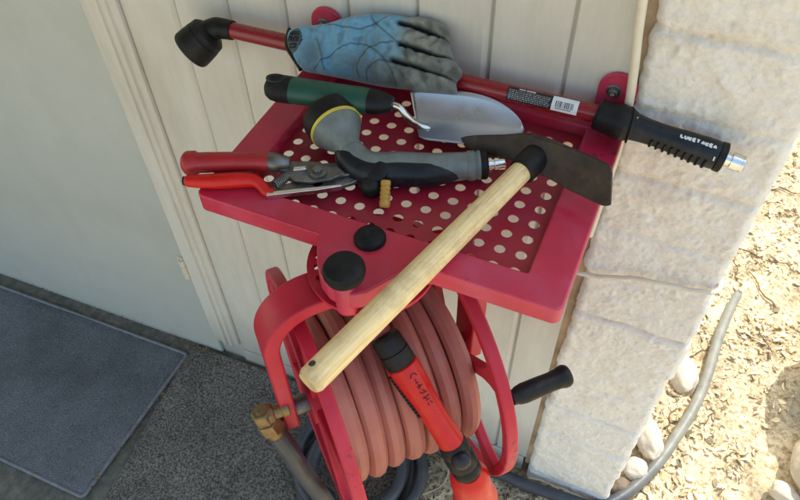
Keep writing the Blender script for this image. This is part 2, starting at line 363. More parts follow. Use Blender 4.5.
# concrete landing in front of the door (slopes a little to the left)
bm = bmesh.new()
xs = [-3, -2.2, -1.7, -1.3, -1.0, -.75, -.29]
prof = [(x, fz(x)) for x in xs]
rowA = [bm.verts.new((x, -.02, z-.004)) for x, z in prof]; rowB = [bm.verts.new((x, .83, z-.004)) for x, z in prof]
rowC = [bm.verts.new((x, -.02, -.25)) for x, z in prof]; rowD = [bm.verts.new((x, .83, -.25)) for x, z in prof]
for i in range(len(xs)-1):
    bm.faces.new((rowA[i], rowA[i+1], rowB[i+1], rowB[i]))
    bm.faces.new((rowC[i], rowA[i], rowA[i+1], rowC[i+1])[::-1])
bm.faces.new((rowA[-1], rowC[-1], rowD[-1], rowB[-1]))
bmesh.ops.recalc_face_normals(bm, faces=bm.faces)
g = obj('concrete_landing', bm, M['concrete'], smooth=20); tag(g, kind='structure')

# carpet runner on the landing
bm = bmesh.new()
nx, ny = 90, 96
grid = []
for j in range(ny+1):
    row = []
    for i in range(nx+1):
        y = lerp(0.0, .755, j/ny)
        xl = lerp(-.955, -1.014, max(0, min(1, (y-.3)/.41))) + .006*NB((y*14, 0, 2))
        xr = -.27 + .02*NB((y*7, 3, 2))
        x = lerp(xl, xr, i/nx)
        e = min(i, nx-i, 4)/4
        row.append(bm.verts.new((x, y, max(fz(x), -.03) + .001 + .006*e**.5 + .0015*NB((x*30, y*30, 0)))))
    grid.append(row)
for j in range(ny):
    for i in range(nx): bm.faces.new((grid[j][i], grid[j][i+1], grid[j+1][i+1], grid[j+1][i]))
g = obj('carpet', bm, M['carpet'], smooth=80, loc=(-.64, .3, 0)); tag(g, 'charcoal looped outdoor carpet laid on the concrete beneath the hose reel', 'carpet')

# door mat
dm = empty('doormat', (-1.4, .5, fz(-1.4)))
tag(dm, 'flat blue grey rectangular doormat lying in front of the door', 'doormat')
bm = bmesh.new()
nx, ny = 80, 44
mx0, mx1, my0, my1 = -1.98, -1.008, .279, .722
def matz(x, y): return fz(x) + .010 + .003*NB((x*4, y*4, 7)) + .0012*NB((x*40, y*40, 2))
grid = []
for j in range(ny+1):
    row = []
    for i in range(nx+1):
        u = i/nx; v = j/ny
        x = lerp(mx0, mx1, u); y = lerp(my0, my1, v)
        dx = min(x-mx0, mx1-x); dy = min(y-my0, my1-y); r = .011
        if dx < r and dy < r:     # rounded corners
            cxx = mx0+r if x-mx0 < r else mx1-r; cyy = my0+r if y-my0 < r else my1-r
            vx, vy = x-cxx, y-cyy; l = math.hypot(vx, vy); m_ = max(abs(vx), abs(vy))
            if l > 1e-6: x = cxx+vx*m_/l; y = cyy+vy*m_/l
        e = min(i, nx-i, j, ny-j)
        row.append(bm.verts.new((x, y, matz(x, y) - (.0045 if e == 0 else (.002 if e == 1 else 0)))))
    grid.append(row)
for j in range(ny):
    for i in range(nx): bm.faces.new((grid[j][i], grid[j][i+1], grid[j+1][i+1], grid[j+1][i]))
obj('pile', bm, M['mat'], dm, smooth=80)
bm = bmesh.new()
pts = []
r = .011
def corner(cx_, cy_, a0): return [(cx_+r*math.cos(R(a0+10*k)), cy_+r*math.sin(R(a0+10*k))) for k in range(10)]
outl = corner(mx1-r, my1-r, 0)+corner(mx0+r, my1-r, 90)+corner(mx0+r, my0+r, 180)
bot = [(lerp(mx0+r, mx1-r, k/20), my0) for k in range(1, 20)]
outl += bot + corner(mx1-r, my0+r, 270) + [(mx1, lerp(my0+r, my1-r, k/12)) for k in range(1, 12)]
sweep(bm, [V((x, y, fz(x)+.0050)) for x, y in outl], .0046, seg=8, closed=True, hint=(0, 0, 1))
obj('border', bm, M['mat_edge'], dm, smooth=60)

# ------------------------------------------------------------------ siding wall
YW = .770
wall = empty('siding_wall', (-.5, YW, 0)); tag(wall, 'cream painted grooved board wall behind the red shelf', 'wall')
bm = bmesh.new()
gx = sorted(-.122-.102*k for k in range(8))
gx = [x for x in gx if x > -.83]
prof = [(-.842, YW)]
for x in gx: prof += [(x-.0075, YW), (x-.0005, YW+.0038), (x+.0022, YW+.0078), (x+.0046, YW+.0080), (x+.0058, YW)]
prof += [(-.043, YW), (-.043, YW+.03)]
zs = [.052, .4, .8, 1.2, 1.6, 2.0, 2.08]
cols_ = [[bm.verts.new((x, y, z)) for z in zs] for x, y in prof]
for a, b in zip(cols_, cols_[1:]):
    for k in range(len(zs)-1): bm.faces.new((a[k], b[k], b[k+1], a[k+1]))
obj('grooved_boards', bm, M['siding'], wall, smooth=25, bevel=.0008)
bm = bmesh.new(); box(bm, (-.445, YW+.008, .015), .796, .02, .066)
obj('base_board', bm, M['siding'], wall, bevel=.002)
bm = bmesh.new(); box(bm, (-2.2, YW+.10, .99), 4.4, .12, 2.18)
obj('wall_core', bm, M['brown_gap'], wall)
bm = bmesh.new(); box(bm, (-.032, YW+.017, 1.04), .022, .02, 2.06)  # brown strip set in the gap between boards and blocks
obj('corner_filler', bm, M['filler'], wall)
bm = bmesh.new(); box(bm, (-2.16, .10, 2.12), 4.3, 1.56, .06)  # eave out of view, added to block sky over the left side
obj('unseen_eave', bm, M['unseen_eave'], wall)
bm = bmesh.new()
# casing beside the door: flat face, then two stepped ridges
cp = [(-.9155, .800), (-.9155, .756), (-.889, .756), (-.8875, .752), (-.876, .752), (-.8745, .757), (-.868, .757), (-.8665, .753), (-.858, .753), (-.8565, .759), (-.8435, .762), (-.8435, .800)]
prism(bm, [V((x, y, .075)) for x, y in cp], (0, 0, 1.97))
obj('door_casing', bm, M['siding'], wall, smooth=20, bevel=.0008)

door = empty('door', (-1.4, YW, -.05)); tag(door, 'plain grey white door left of the cream casing', 'door')
bm = bmesh.new()
prism(bm, [V((-2.35, .767, -.135)), V((-.9195, .767, -.012)), V((-.9195, .767, 2.03)), V((-2.35, .767, 2.03))], (0, .042, 0))
obj('panel', bm, M['door'], door, bevel=.002)
bm = bmesh.new()
for k in range(3):
    lathe(bm, (-.9245, .757, .338+.0225*k), (0, 0, 1), [(0, .0065), (.001, .0076), (.0200, .0076), (.0213, .0065)], seg=16)
lathe(bm, (-.9245, .760, .334), (0, 0, 1), [(0, .002), (.001, .0042), (.004, .0042)], seg=12)
lathe(bm, (-.9245, .760, .405), (0, 0, 1), [(0, .0042), (.003, .0042), (.0045, .002)], seg=12)
box(bm, (-.9355, .7655, .371), .018, .003, .064)
obj('hinge', bm, M['cable'], door)
# lower sill strip closing the base of the wall left of the base board
bm = bmesh.new(); box(bm, (-.88, .785, .02), .074, .02, .10)
obj('casing_foot', bm, M['siding'], wall, bevel=.002)

# ------------------------------------------------------------------ block wall
bw = empty('block_wall', (.067, .86, 0)); tag(bw, 'rough cream painted block wall end beside the sunlit dirt', 'wall')
bm = bmesh.new()
lay = bm.loops.layers.color.new('joint')
bx0, bx1, by0 = -.030, .164, .757
NX = 84; zlist = [-.05+.0028*k for k in range(int(1.47/.0028))] + [1.45+.1*k for k in range(8)]
JZ = [.02+.11*k for k in range(24)]
vj = {}
def blockp(x, z, side):
    dj = min(abs(z-j + .006*NB((x*12, j*9, 0))) for j in JZ)
    ji = round((z-.02)/.11)
    jv = math.exp(-(dj/.0055)**2)
    # not every joint is equally deep
    amp = .35+.65*abs(NB((ji*3.1, 1.3, 0)))*1.6
    course = int((z-.02)//.11)
    off = .006*NB((course*5.3, .5, 0))
    lump = .0034*NB((x*22, z*22, 1)) + .0022*NB((x*55, z*55, 4)) + .0030*max(0, NB((x*110, z*110, 8)))*max(0, .35+NB((x*16, z*16, 21))) *2 + .0011*NB((x*150, z*150, 3)) + .0009*NB((x*290, z*290, 13))
    pit = max(0, NB((x*75, z*75, 11))-.40)*.007
    return off*.6 + lump - pit - jv*.0075*min(amp, 1.0), jv*min(amp, 1), course
rows = []
for z in zlist:
    row = []
    course = int((z-.02)//.11)
    xl = bx0 + .007*NB((course*4.7, 9.5, 0)) + .004*NB((z*40, 2, 0)) + .002*NB((z*110, 5, 0))
    xr = bx1 + .004*NB((course*3.7, 4.5, 0)) + .003*NB((z*34, 7, 0))
    for i in range(NX+1):
        u = i/NX; x = lerp(xl, xr, u)
        h, jv, _ = blockp(x, z, 0)
        e = min(u, 1-u)*(xr-xl)
        rd = .010*max(0, 1-e/.012)**2      # rounded arrises
        v = bm.verts.new((x, by0 - h + rd, z)); vj[v] = jv; row.append(v)
    # return faces at both sides
    lft = bm.verts.new((xl+.002, by0+.07, z)); vj[lft] = 0
    rgt = [bm.verts.new((xr + .004*NB((yy*30, z*30, 3)), by0+yy, z)) for yy in (.03, .08, .2, .5, 1.2, 2.2)]
    for q in rgt: vj[q] = .2
    rows.append([lft]+row+rgt)
for a, b in zip(rows, rows[1:]):
    for i in range(len(a)-1): bm.faces.new((a[i], a[i+1], b[i+1], b[i]))
t = rows[-1]; bm.faces.new(t)
for f in bm.faces:
    for l in f.loops:
        j = vj.get(l.vert, 0); l[lay] = (j, j, j, 1)
obj('block_courses', bm, M['block'], bw, smooth=75)

# conduit at the corner, and cable across the blocks
bm = bmesh.new()
sweep(bm, catmull([(-.085, .756, 1.75), (-.064, .754, 1.45), (-.047, .751, 1.257), (-.0375, .750, 1.18), (-.032, .750, 1.125), (-.030, .751, 1.05), (-.0335, .752, .95), (-.036, .7535, .88)], 6), .0056, seg=14)
o = obj('conduit', bm, M['cable'], loc=(-.036, .752, .88)); tag(o, 'thin cream conduit running down the corner between boards and blocks', 'conduit')
bm = bmesh.new()
cb = catmull([(-.052, .756, .80), (-.040, .742, .801), (-.020, .743, .803), (-.005, .743, .806), (.022, .744, .816), (.052, .744, .828), (.075, .742, .832), (.109, .744, .835), (.14, .744, .841), (.154, .746, .843), (.162, .754, .8435), (.163, .772, .8435)], 6)
sweep(bm, [p+V((0, .0015*NB(p*40), .0015*NB(p*50))) for p in cb], .0036, seg=10)
o = obj('cable', bm, M['cable'], loc=(.05, .745, .82)); tag(o, 'thin cream cable running sideways across the rough block wall', 'cable')

# ------------------------------------------------------------------ red shelf with perforated panel
ZT = 1.08
sh = empty('wall_shelf', (-.254, .76, ZT)); tag(sh, 'red metal shelf with round-holed panel fixed to the board wall', 'shelf')
def rrect(xa, xb, ya, yb, rf, rb, z, n=6):
    pts = []
    for cx_, cy_, a0, rr in ((xb-rf, ya+rf, -90, rf), (xb-rb, yb-rb, 0, rb), (xa+rb, yb-rb, 90, rb), (xa+rf, ya+rf, 180, rf)):
        for k in range(n+1):
            a = R(a0+90*k/n); pts.append(V((cx_+rr*math.cos(a), cy_+rr*math.sin(a), z)))
    return pts
bm = bmesh.new()
outer = lambda z: rrect(-.481, -.0275, .450, .764, .010, .004, z)
inner = lambda z: rrect(-.434, -.075, .486, .748, .003, .003, z)
A = [bm.verts.new(p) for p in outer(ZT)]; B = [bm.verts.new(p) for p in inner(ZT)]
Cc = [bm.verts.new(p) for p in outer(ZT-.027)]; Dd = [bm.verts.new(p) for p in inner(ZT-.0175)]
n = len(A)
TG = [(-.3115, .4500), (-.3105, .4440), (-.3030, .4290), (-.2940, .4120), (-.2830, .3975), (-.2680, .3880), (-.2520, .3845), (-.2380, .3860), (-.2260, .3950), (-.2140, .4140), (-.2030, .4310), (-.1880, .4430), (-.1700, .4500)]
TA = [bm.verts.new((x, y, ZT)) for x, y in TG]; TC = [bm.verts.new((x, y, ZT-.027)) for x, y in TG]
for i in range(n-1):
    j = i+1
    bm.faces.new((A[i], A[j], B[j], B[i])); bm.faces.new((Cc[i], Cc[j], A[j], A[i])); bm.faces.new((B[i], B[j], Dd[j], Dd[i])); bm.faces.new((Dd[i], Dd[j], Cc[j], Cc[i]))
i, j = n-1, 0
bm.faces.new([A[i]]+TA+[A[j], B[j], B[i]]); bm.faces.new((B[i], B[j], Dd[j], Dd[i])); bm.faces.new([Dd[i], Dd[j], Cc[j]]+TC[::-1]+[Cc[i]])
ch0 = [A[i]]+TA+[A[j]]; ch1 = [Cc[i]]+TC+[Cc[j]]
for k in range(len(ch0)-1): bm.faces.new((ch1[k], ch1[k+1], ch0[k+1], ch0[k]))
bmesh.ops.recalc_face_normals(bm, faces=bm.faces)
obj('rim', bm, M['red'], sh, bevel=.0024, seg=3)

bm = bmesh.new()
PZ = 1.0645; pit = .0254; hr = .0066
def hole_cell(cx_, cy_):
    K = 20; ci = []; sq = []
    for k in range(K):
        a = 2*math.pi*(k+.5)/K; c_, s_ = math.cos(a), math.sin(a)
        ci.append(bm.verts.new((cx_+hr*c_, cy_+hr*s_, PZ)))
    # square outline resampled at the same angles plus the four corners
    hs = pit/2
    for k in range(K):
        a = 2*math.pi*(k+.5)/K; c_, s_ = math.cos(a), math.sin(a); m_ = hs/max(abs(c_), abs(s_))
        sq.append(bm.verts.new((cx_+m_*c_, cy_+m_*s_, PZ)))
    cor = {}
    for k in range(K):
        a0 = 360*(k+.5)/K; a1 = 360*(k+1.5)/K
        cnr = [q for q in (45, 135, 225, 315, 405) if a0 < q < a1]
        if cnr:
            q = R(cnr[0]); cv = bm.verts.new((cx_+hs*math.copysign(1, math.cos(q)), cy_+hs*math.copysign(1, math.sin(q)), PZ))
            bm.faces.new((ci[k], sq[k], cv, sq[(k+1) % K], ci[(k+1) % K]))
        else: bm.faces.new((ci[k], sq[k], sq[(k+1) % K], ci[(k+1) % K]))
hx_ = [-.0915-pit*k for k in range(14)]; hy_ = [.5457+pit*j for j in range(-2, 8)]
for x in hx_:
    for y in hy_: hole_cell(x, y)
bmesh.ops.remove_doubles(bm, verts=bm.verts, dist=1e-5)
xa, xb, ya, yb = hx_[-1]-pit/2, hx_[0]+pit/2, hy_[0]-pit/2, hy_[-1]+pit/2
for q in (((-.4365, ya), (xa, ya), (xa, yb), (-.4365, yb)), ((xb, ya), (-.0735, ya), (-.0735, yb), (xb, yb)), ((-.4365, yb), (-.0735, yb), (-.0735, .7495), (-.4365, .7495)), ((-.4365, .4815), (-.0735, .4815), (-.0735, ya), (-.4365, ya))):
    bm.faces.new([bm.verts.new((x, y, PZ)) for x, y in q])
bmesh.ops.recalc_face_normals(bm, faces=bm.faces)
for f in bm.faces:
    if f.normal.z < 0: f.normal_flip()
obj('perforated_panel', bm, M['panel_red'], sh, smooth=0, solid=.0016)

# black bolt cap
bm = bmesh.new()
lathe(bm, (-.2535, .4645, ZT-.001), (0, 0, 1), [(0, .0185), (.004, .0185), (.0075, .0165), (.010, .012), (.0112, .006), (.0105, .0045), (.0105, .001)], seg=36)
obj('bolt_cap', bm, M['blackm'], sh)
# red index post with black mushroom knob
bm = bmesh.new()
lathe(bm, (-.2505, .3945, 1.041), (0, 0, 1), [(0, .0125), (.004, .0125), (.055, .0125), (.056, .011)], seg=28)
pk = obj('index_post', bm, M['red'], sh)
bm = bmesh.new()
lathe(bm, (-.2495, .3965, 1.092), V((-.05, -.05, 1)), [(0, .012), (.001, .017), (.005, .0215), (.011, .0232), (.016, .0228), (.020, .0205), (.0225, .015), (.0235, .006), (.0236, .001)], seg=44)
obj('knob', bm, M['blackm'], pk)
# ears bolted to the wall
for cx_ in (-.050, -.458):
    bm = bmesh.new()
    pr = [V((cx_-.0245, .7635, 1.066))]
    for k in range(13):
        a = R(180-15*k); pr.append(V((cx_+.0245*math.cos(a), .7635, 1.1345+.0235*math.sin(a))))
    pr.append(V((cx_+.0245, .7635, 1.066)))
    prism(bm, pr, (0, .005, 0))
    ear = obj('mounting_ear', bm, M['red'], sh, bevel=.001)
    bm = bmesh.new()
    bxx = cx_-.0045
    lathe(bm, (bxx, .7638, 1.132), (0, -1, 0), [(0, .0095), (.0015, .0095), (.0022, .0085)], seg=24)
    lathe(bm, (bxx, .7620, 1.132), (0, -1, 0), [(0, .0062), (.0045, .0062), (.0055, .0052)], seg=6)
    lathe(bm, (bxx, .7565, 1.132), (0, -1, 0), [(0, .003), (.004, .003), (.0048, .002)], seg=14)
    obj('bolt', bm, M['darksteel'], ear, smooth=30)

# ------------------------------------------------------------------ hose reel, turned about the post below the shelf
TH = R(47); PV = V((-.254, .465, 0)); dv = V((math.cos(TH), math.sin(TH), 0)); nv = V((math.sin(TH), -math.cos(TH), 0))
AZ = .785
def W(s, t, z): return PV + dv*s + nv*t + V((0, 0, z))
reel = empty('hose_reel', (PV.x, PV.y, AZ)); tag(reel, 'red metal hose reel swung sideways under the perforated shelf', 'hose reel')
# swivel disc with ring of index holes
bm = bmesh.new()
cxy = V((-.254, .465)); K = 24
r0, rm, r1 = .052, .064, .0765; hh = .0046
for k in range(K):
    a0 = 2*math.pi*k/K; 
    def pol(da, rr): a = a0+da; return V((cxy.x+rr*math.cos(a), cxy.y+rr*math.sin(a), 1.040))
    H = math.pi/K; nn_ = 12; ci = []; sq = []
    for q in range(nn_):
        a = 2*math.pi*(q+.5)/nn_; c_, s_ = math.cos(a), math.sin(a)
        ci.append(bm.verts.new(pol(hh*c_/rm, rm+hh*s_)))
        m_ = 1/max(abs(c_), abs(s_)); sq.append(bm.verts.new(pol(H*m_*c_, rm+(r1-rm)*m_*s_ if s_ > 0 else rm+(rm-r0)*m_*s_)))
    for q in range(nn_):
        aa = 360*(q+.5)/nn_; ab = 360*(q+1.5)/nn_; cn = [z_ for z_ in (45, 135, 225, 315) if aa < z_ < ab]
        if cn:
            qq = R(cn[0]); cv = bm.verts.new(pol(math.copysign(H, math.cos(qq)), r1 if math.sin(qq) > 0 else r0))
            bm.faces.new((ci[q], sq[q], cv, sq[(q+1) % nn_], ci[(q+1) % nn_]))
        else: bm.faces.new((ci[q], sq[q], sq[(q+1) % nn_], ci[(q+1) % nn_]))
bmesh.ops.remove_doubles(bm, verts=bm.verts, dist=2e-5)
inr = [v for v in bm.verts if abs((V((v.co.x, v.co.y))-cxy).length-r0) < 6e-4]
inr.sort(key=lambda v: math.atan2(v.co.y-cxy.y, v.co.x-cxy.x))
if len(inr) > 3: bm.faces.new(inr)
bmesh.ops.recalc_face_normals(bm, faces=bm.faces)
for f in bm.faces:
    if f.normal.z < 0: f.normal_flip()
obj('index_disc', bm, M['red_frame'], reel, smooth=0, solid=.005)
bm = bmesh.new(); lathe(bm, (cxy.x, cxy.y, 1.012), (0, 0, 1), [(0, .03), (.022, .03), (.023, .028)], seg=32)
obj('swivel_hub', bm, M['red_frame'], reel)
# bent U shaped yoke of flat bar
def yoke():
    b = bmesh.new()
    so_, zt_, rc = .152, 1.030, .075
    path = [(-so_, .772)]
    for k in range(11): a = R(180-9*k); path.append((-so_+rc+rc*math.cos(a), zt_-rc+rc*math.sin(a)))
    path += [(-.03, zt_+.0), (.03, zt_)]
    for k in range(11): a = R(90-9*k); path.append((so_-rc+rc*math.cos(a), zt_-rc+rc*math.sin(a)))
    path.append((so_, .772))
    th_, wd = .0200, .025
    R_ = []
    for i, (s, z) in enumerate(path):
        p0 = path[max(i-1, 0)]; p1 = path[min(i+1, len(path)-1)]
        tx, tz = p1[0]-p0[0], p1[1]-p0[1]; l = math.hypot(tx, tz); nx_, nz_ = tz/l, -tx/l   # inward normal
        a = (s, z); bq = (s+nx_*th_, z+nz_*th_)
        R_.append([W(a[0], wd, a[1]), W(bq[0], wd, bq[1]), W(bq[0], -wd, bq[1]), W(a[0], -wd, a[1])])
    rings(b, R_); bmesh.ops.recalc_face_normals(b, faces=b.faces); return b
obj('yoke', yoke(), M['red_frame'], reel, smooth=30, bevel=.003, seg=3)
# spool: two hooped flanges with spokes and a drum
RH = .195
def flange(s0):
    b = bmesh.new()
    n_ = 72; sw = .0085; rw = .016
    R_ = []
    for k in range(n_):
        a = 2*math.pi*k/n_; c_, s_ = math.cos(a), math.sin(a)
        R_.append([W(s0-sw, RH*s_, AZ+RH*c_), W(s0+sw, RH*s_, AZ+RH*c_), W(s0+sw, (RH-rw)*s_, AZ+(RH-rw)*c_), W(s0-sw, (RH-rw)*s_, AZ+(RH-rw)*c_)])
    rings(b, R_, closed=True)
    bmesh.ops.recalc_face_normals(b, faces=b.faces)
    return b
def spoke(s0, ang):
    b = bmesh.new(); R_ = []
    for k in range(9):
        u = k/8; rr = lerp(.025, RH-.012, u); w_ = .0085 + .016*max(0, (u-.72)/.28)**2 + .006*max(0, (.2-u)/.2)**2
        c_, s_ = math.cos(ang), math.sin(ang)
        def q(s, off): return W(s, rr*s_+off*c_, AZ+rr*c_-off*s_)
        sw = .0068
        R_.append([q(s0-sw, -w_), q(s0+sw, -w_), q(s0+sw, w_), q(s0-sw, w_)])
    rings(b, R_); bmesh.ops.recalc_face_normals(b, faces=b.faces); return b
for s0, a0 in ((-.100, 8), (.107, 48)):
    fl = obj('flange', flange(s0), M['red_frame'], reel, smooth=30, bevel=.003, seg=3)
    for k in range(5):
        obj('spoke', spoke(s0, R(a0+72*k)), M['red_frame'], fl, smooth=30, bevel=.0025)
    bm = bmesh.new(); lathe(bm, W(s0-.012, 0, AZ), dv, [(0, .034), (.024, .034)], seg=30)
    obj('hub', bm, M['red_frame'], fl, bevel=.002)
bm = bmesh.new(); lathe(bm, W(-.092, 0, AZ), dv, [(0, .098), (.191, .098)], seg=48)
obj('drum', bm, M['red'], reel)
bm = bmesh.new(); lathe(bm, W(-.160, 0, AZ), dv, [(0, .014), (.315, .014)], seg=20)
obj('axle', bm, M['darksteel'], reel)
# crank grip on the right flange
bm = bmesh.new()
ct, cz = .1560, .884
pr = [(0, .0075), (.001, .0095), (.006, .010), (.010, .0118), (.018, .0132), (.038, .0130), (.056, .0124), (.068, .0130), (.074, .0148), (.079, .0150), (.083, .0132), (.084, .008)]
lathe(bm, W(.116, ct, cz), dv, pr, seg=28)
hnd = obj('crank_grip', bm, M['black'], reel)
bm = bmesh.new(); lathe(bm, W(.104, ct, cz), dv, [(0, .007), (.014, .007)], seg=18)
obj('crank_pin', bm, M['darksteel'], hnd)

# brass swivel elbow at the inlet
br = empty('brass_fitting', W(-.175, .015, .82)); tag(br, 'brass hose swivel elbow on the left arm of the red reel', 'fitting')
bm = bmesh.new()
c0 = W(-.179, .022, .830)
lathe(bm, c0 - dv*.004, dv, [(0, .0125), (.004, .0145), (.018, .0145), (.022, .0125)], seg=8)
lathe(bm, c0 + dv*.016, dv, [(0, .010), (.012, .010), (.0125, .012), (.022, .012)], seg=16)
obj('body', bm, M['brass'], br, smooth=25, bevel=.001)
dn = (V((0, 0, -1)) + nv*.25 + dv*.22).normalized()
bm = bmesh.new()
lathe(bm, c0 + dv*.004 - dn*.012, dn, [(0, .0125), (.003, .0155), (.018, .0155), (.020, .0135), (.021, .0175), (.040, .0175), (.043, .0155)], seg=6)
obj('nut', bm, M['brass'], br, smooth=25, bevel=.001)
bm = bmesh.new()
lathe(bm, c0 + dv*.004 + dn*.028, dn, [(0, .0135), (.012, .0135), (.0125, .0125), (.024, .0125)], seg=20)
obj('ferrule', bm, M['brass'], br)
# dark lead-in hose: from the fitting down into coils on the floor and away round the block wall
bm = bmesh.new()
f0 = c0 + dv*.004 + dn*.040
pts = [f0, f0+dn*.05, W(-.152, .045, .70), W(-.128, .06, .56), W(-.10, .085, .38), V((-.34, .33, .20)), V((-.38, .42, .085)), V((-.45, .52, .020))]
cc = V((-.412, .585)); 
lead = catmull(pts, 7)[:-1]
nturn = 4.3
coil = []
for k in range(int(nturn*40)+1):
    a = R(200) - 2*math.pi*k/40; tn = k/40
    rr = .158 - .030*(tn % 2.2) - .010*math.sin(a*1.7+1) ; zz = .024 + .016*tn + .006*math.sin(a*2+tn)
    p = V((cc.x+rr*1.04*math.cos(a), min(cc.y+rr*math.sin(a), .748), zz)); coil.append(p)
tail = catmull([coil[-1], coil[-1]+V((.07, .035, -.012)), V((-.20, .705, .035)), V((-.09, .722, .016)), V((-.012, .722, .012)), V((.07, .728, .010)), V((.150, .742, .006)), V((.210, .810, .004)), V((.258, .905, .004)), V((.290, 1.0, .003)), V((.318, 1.10, .000)), V((.336, 1.21, -.006)), V((.348, 1.34, -.014)), V((.364, 1.45, -.022)), V((.380, 1.53, -.034)), V((.40, 1.60, -.055))], 8)
path = lead + coil + tail[1:]
path = [p for i, p in enumerate(path) if i == 0 or (p-path[i-1]).length > 1e-4]
prof = rib_prof(14, .035, 3)
sweep(bm, path, .0142, prof=prof)
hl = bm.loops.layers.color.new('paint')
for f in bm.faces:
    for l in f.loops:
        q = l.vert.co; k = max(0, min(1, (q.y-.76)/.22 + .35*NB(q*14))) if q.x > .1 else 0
        l[hl] = (*[c**(1/2.2) for c in V((.035, .043, .058)).lerp(V((.24, .235, .195)), k)], 1)  # past the wall corner the colour lightens for dust and painted sunlight
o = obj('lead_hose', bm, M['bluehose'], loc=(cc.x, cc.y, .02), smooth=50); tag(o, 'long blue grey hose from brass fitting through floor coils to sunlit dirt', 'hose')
# wound red hose on the spool
bm = bmesh.new()
HR = .0143; RW = .1145
hp = []
s_a, s_b = -.0785, .0855; turns = 7; nst = 48
tot = turns*nst
for k in range(tot+1):
    u = k/tot; a = 2*math.pi*k/nst - R(150)
    # mostly straight wraps with a short crossing behind
    f = (k % nst)/nst; lane = k//nst; st = max(0, min(1, (f-.02)/.18)); st = st*st*(3-2*st)
    s = s_a + max(0, min(turns-1, lane-1+st))*(s_b-s_a)/(turns-1) + .0012*math.sin(a*2+lane)
    sag = .016*max(0, -math.cos(a))**2 + .003*math.sin(lane*2.1)
    rr = RW + sag + .0022*math.sin(a*2+lane*1.9) + .0035*NB((lane*3.7, a*.35, 4))
    hp.append(W(s, rr*math.sin(a), AZ+rr*math.cos(a)))
hprof = [(math.cos(2*math.pi*k/11), math.sin(2*math.pi*k/11)) for k in range(11)]
sweep(bm, hp, HR, prof=hprof, hint=dv)
# free end rising over the middle lanes to the nozzle
ends = []
for ang, rr, s in ((-150, .106, .012), (-110, .122, .004), (-70, .136, -.004), (-35, .142, -.008), (-8, .146, -.010), (8, .153, -.0085), (15, .1575, -.0065)):
    ends.append(W(s, rr*math.sin(R(ang)), AZ+rr*math.cos(R(ang))))
sweep(bm, catmull(ends, 7), .0135, prof=hprof, hint=dv)
o = obj('garden_hose', bm, M['hose'], loc=(PV.x, PV.y, AZ), smooth=24, bevel=.0011); tag(o, 'faded brick red ribbed hose wound on the red reel', 'hose')

# red nozzle hanging on the hose end
def on_cyl(s, t, z): return W(s, t, AZ+z)
na = on_cyl(-.0055, .0460, .1580); nb = on_cyl(.0405, .1650, .030)
nz = empty('hose_nozzle', nb); tag(nz, 'bright red nozzle with black grip band lying on the wound hose', 'hose nozzle')
ax = (nb-na); LN = ax.length; ax.normalize()
_, nu, nw = fr(ax, nv)
bm = bmesh.new()
lathe(bm, na - ax*.004, ax, [(0, .0170), (.004, .0192), (.020, .0196), (.0205, .0182), (.0225, .0182), (.023, .0198), (.040, .0200), (.043, .0188)], seg=32)
obj('connector', bm, M['black'], nz)
bm = bmesh.new()
lathe(bm, na + ax*.0385, ax, [(0, .0182), (.002, .0206), (.010, .0212), (.030, .0198), (.055, .0176), (.080, .0166), (LN-.048, .0172)], seg=36)
bod = obj('barrel', bm, M['red_bright'], nz)
# black serrated grip strip along the underside of the barrel
bm = bmesh.new()
lo_dir = (nw*-1 if (nw*-1).dot(dv) < 0 else nw)
gd = (lo_dir*.93 + nu*.30).normalized()
for k in range(13):
    h = .046 + .0052*k; rr = lerp(.0203, .0166, k/12)
    c = na + ax*h + gd*rr
    box(bm, c, .0040, .0085, .0055, Matrix((ax, ax.cross(gd), gd)).transposed())
obj('grip_strip', bm, M['black'], bod, bevel=.0006)
# faded black script along the barrel
bm = bmesh.new()
sdir = (nu*.88 - lo_dir*.30).normalized(); cr_ = ax.cross(sdir)
def strip(b, pts, wd, off, mi=0):
    """flat printed strokes lying on the barrel; pts in (along, across)"""
    for (a0, c0_), (a1, c1_) in zip(pts, pts[1:]):
        def P_(a, c):
            rr = lerp(.0210, .0166, min(1, max(0, (a-.045)/.08)))+.0004
            an = c/rr; return na + ax*a + (sdir*math.cos(an) + cr_*math.sin(an))*(rr+off)
        l = math.hypot(a1-a0, c1_-c0_) or 1; px_, py_ = -(c1_-c0_)/l*wd, (a1-a0)/l*wd
        b.faces.new([b.verts.new(q) for q in (P_(a0-px_, c0_-py_), P_(a1-px_, c1_-py_), P_(a1+px_, c1_+py_), P_(a0+px_, c0_+py_))])
for base, strokes in (
    (.050, [[(.004, .005), (0, .002), (.001, -.003), (.005, -.004)]]),
    (.058, [[(0, .001), (.004, .001)], [(.0055, .003), (.0055, -.001)]]),
    (.066, [[(0, .002), (.003, -.001), (.0065, .003)], [(.003, .004), (.003, -.004)]]),
    (.075, [[(0, .004), (.004, .003), (.0045, -.002)], [(0, 0), (.006, -.004)]]),
    (.084, [[(.002, .005), (.002, -.005)], [(0, .003), (.005, .001)], [(.006, .003), (.006, -.003)]]),
    (.094, [[(0, .002), (.004, .003)], [(0, -.002), (.004, -.003)]])):
    for st in strokes: strip(bm, [(base+a, c) for a, c in st], .00055, .0006)
bmesh.ops.recalc_face_normals(bm, faces=bm.faces)
obj('lettering', bm, M['blackm'], bod, smooth=0)
dn2 = (W(.060, .172, .68) - W(.040, .165, AZ+.02)).normalized()
bm = bmesh.new()
j0 = nb - ax*.012
lathe(bm, j0, (ax*.6+dn2*.4), [(-.006, .0165), (-.002, .0190), (.010, .0200), (.014, .0188), (.018, .0205), (.034, .0205), (.040, .0185), (.043, .0200), (.052, .0195), (.055, .0175)], seg=36)
jt = obj('grip_band', bm, M['black'], nz)
bm = bmesh.new()
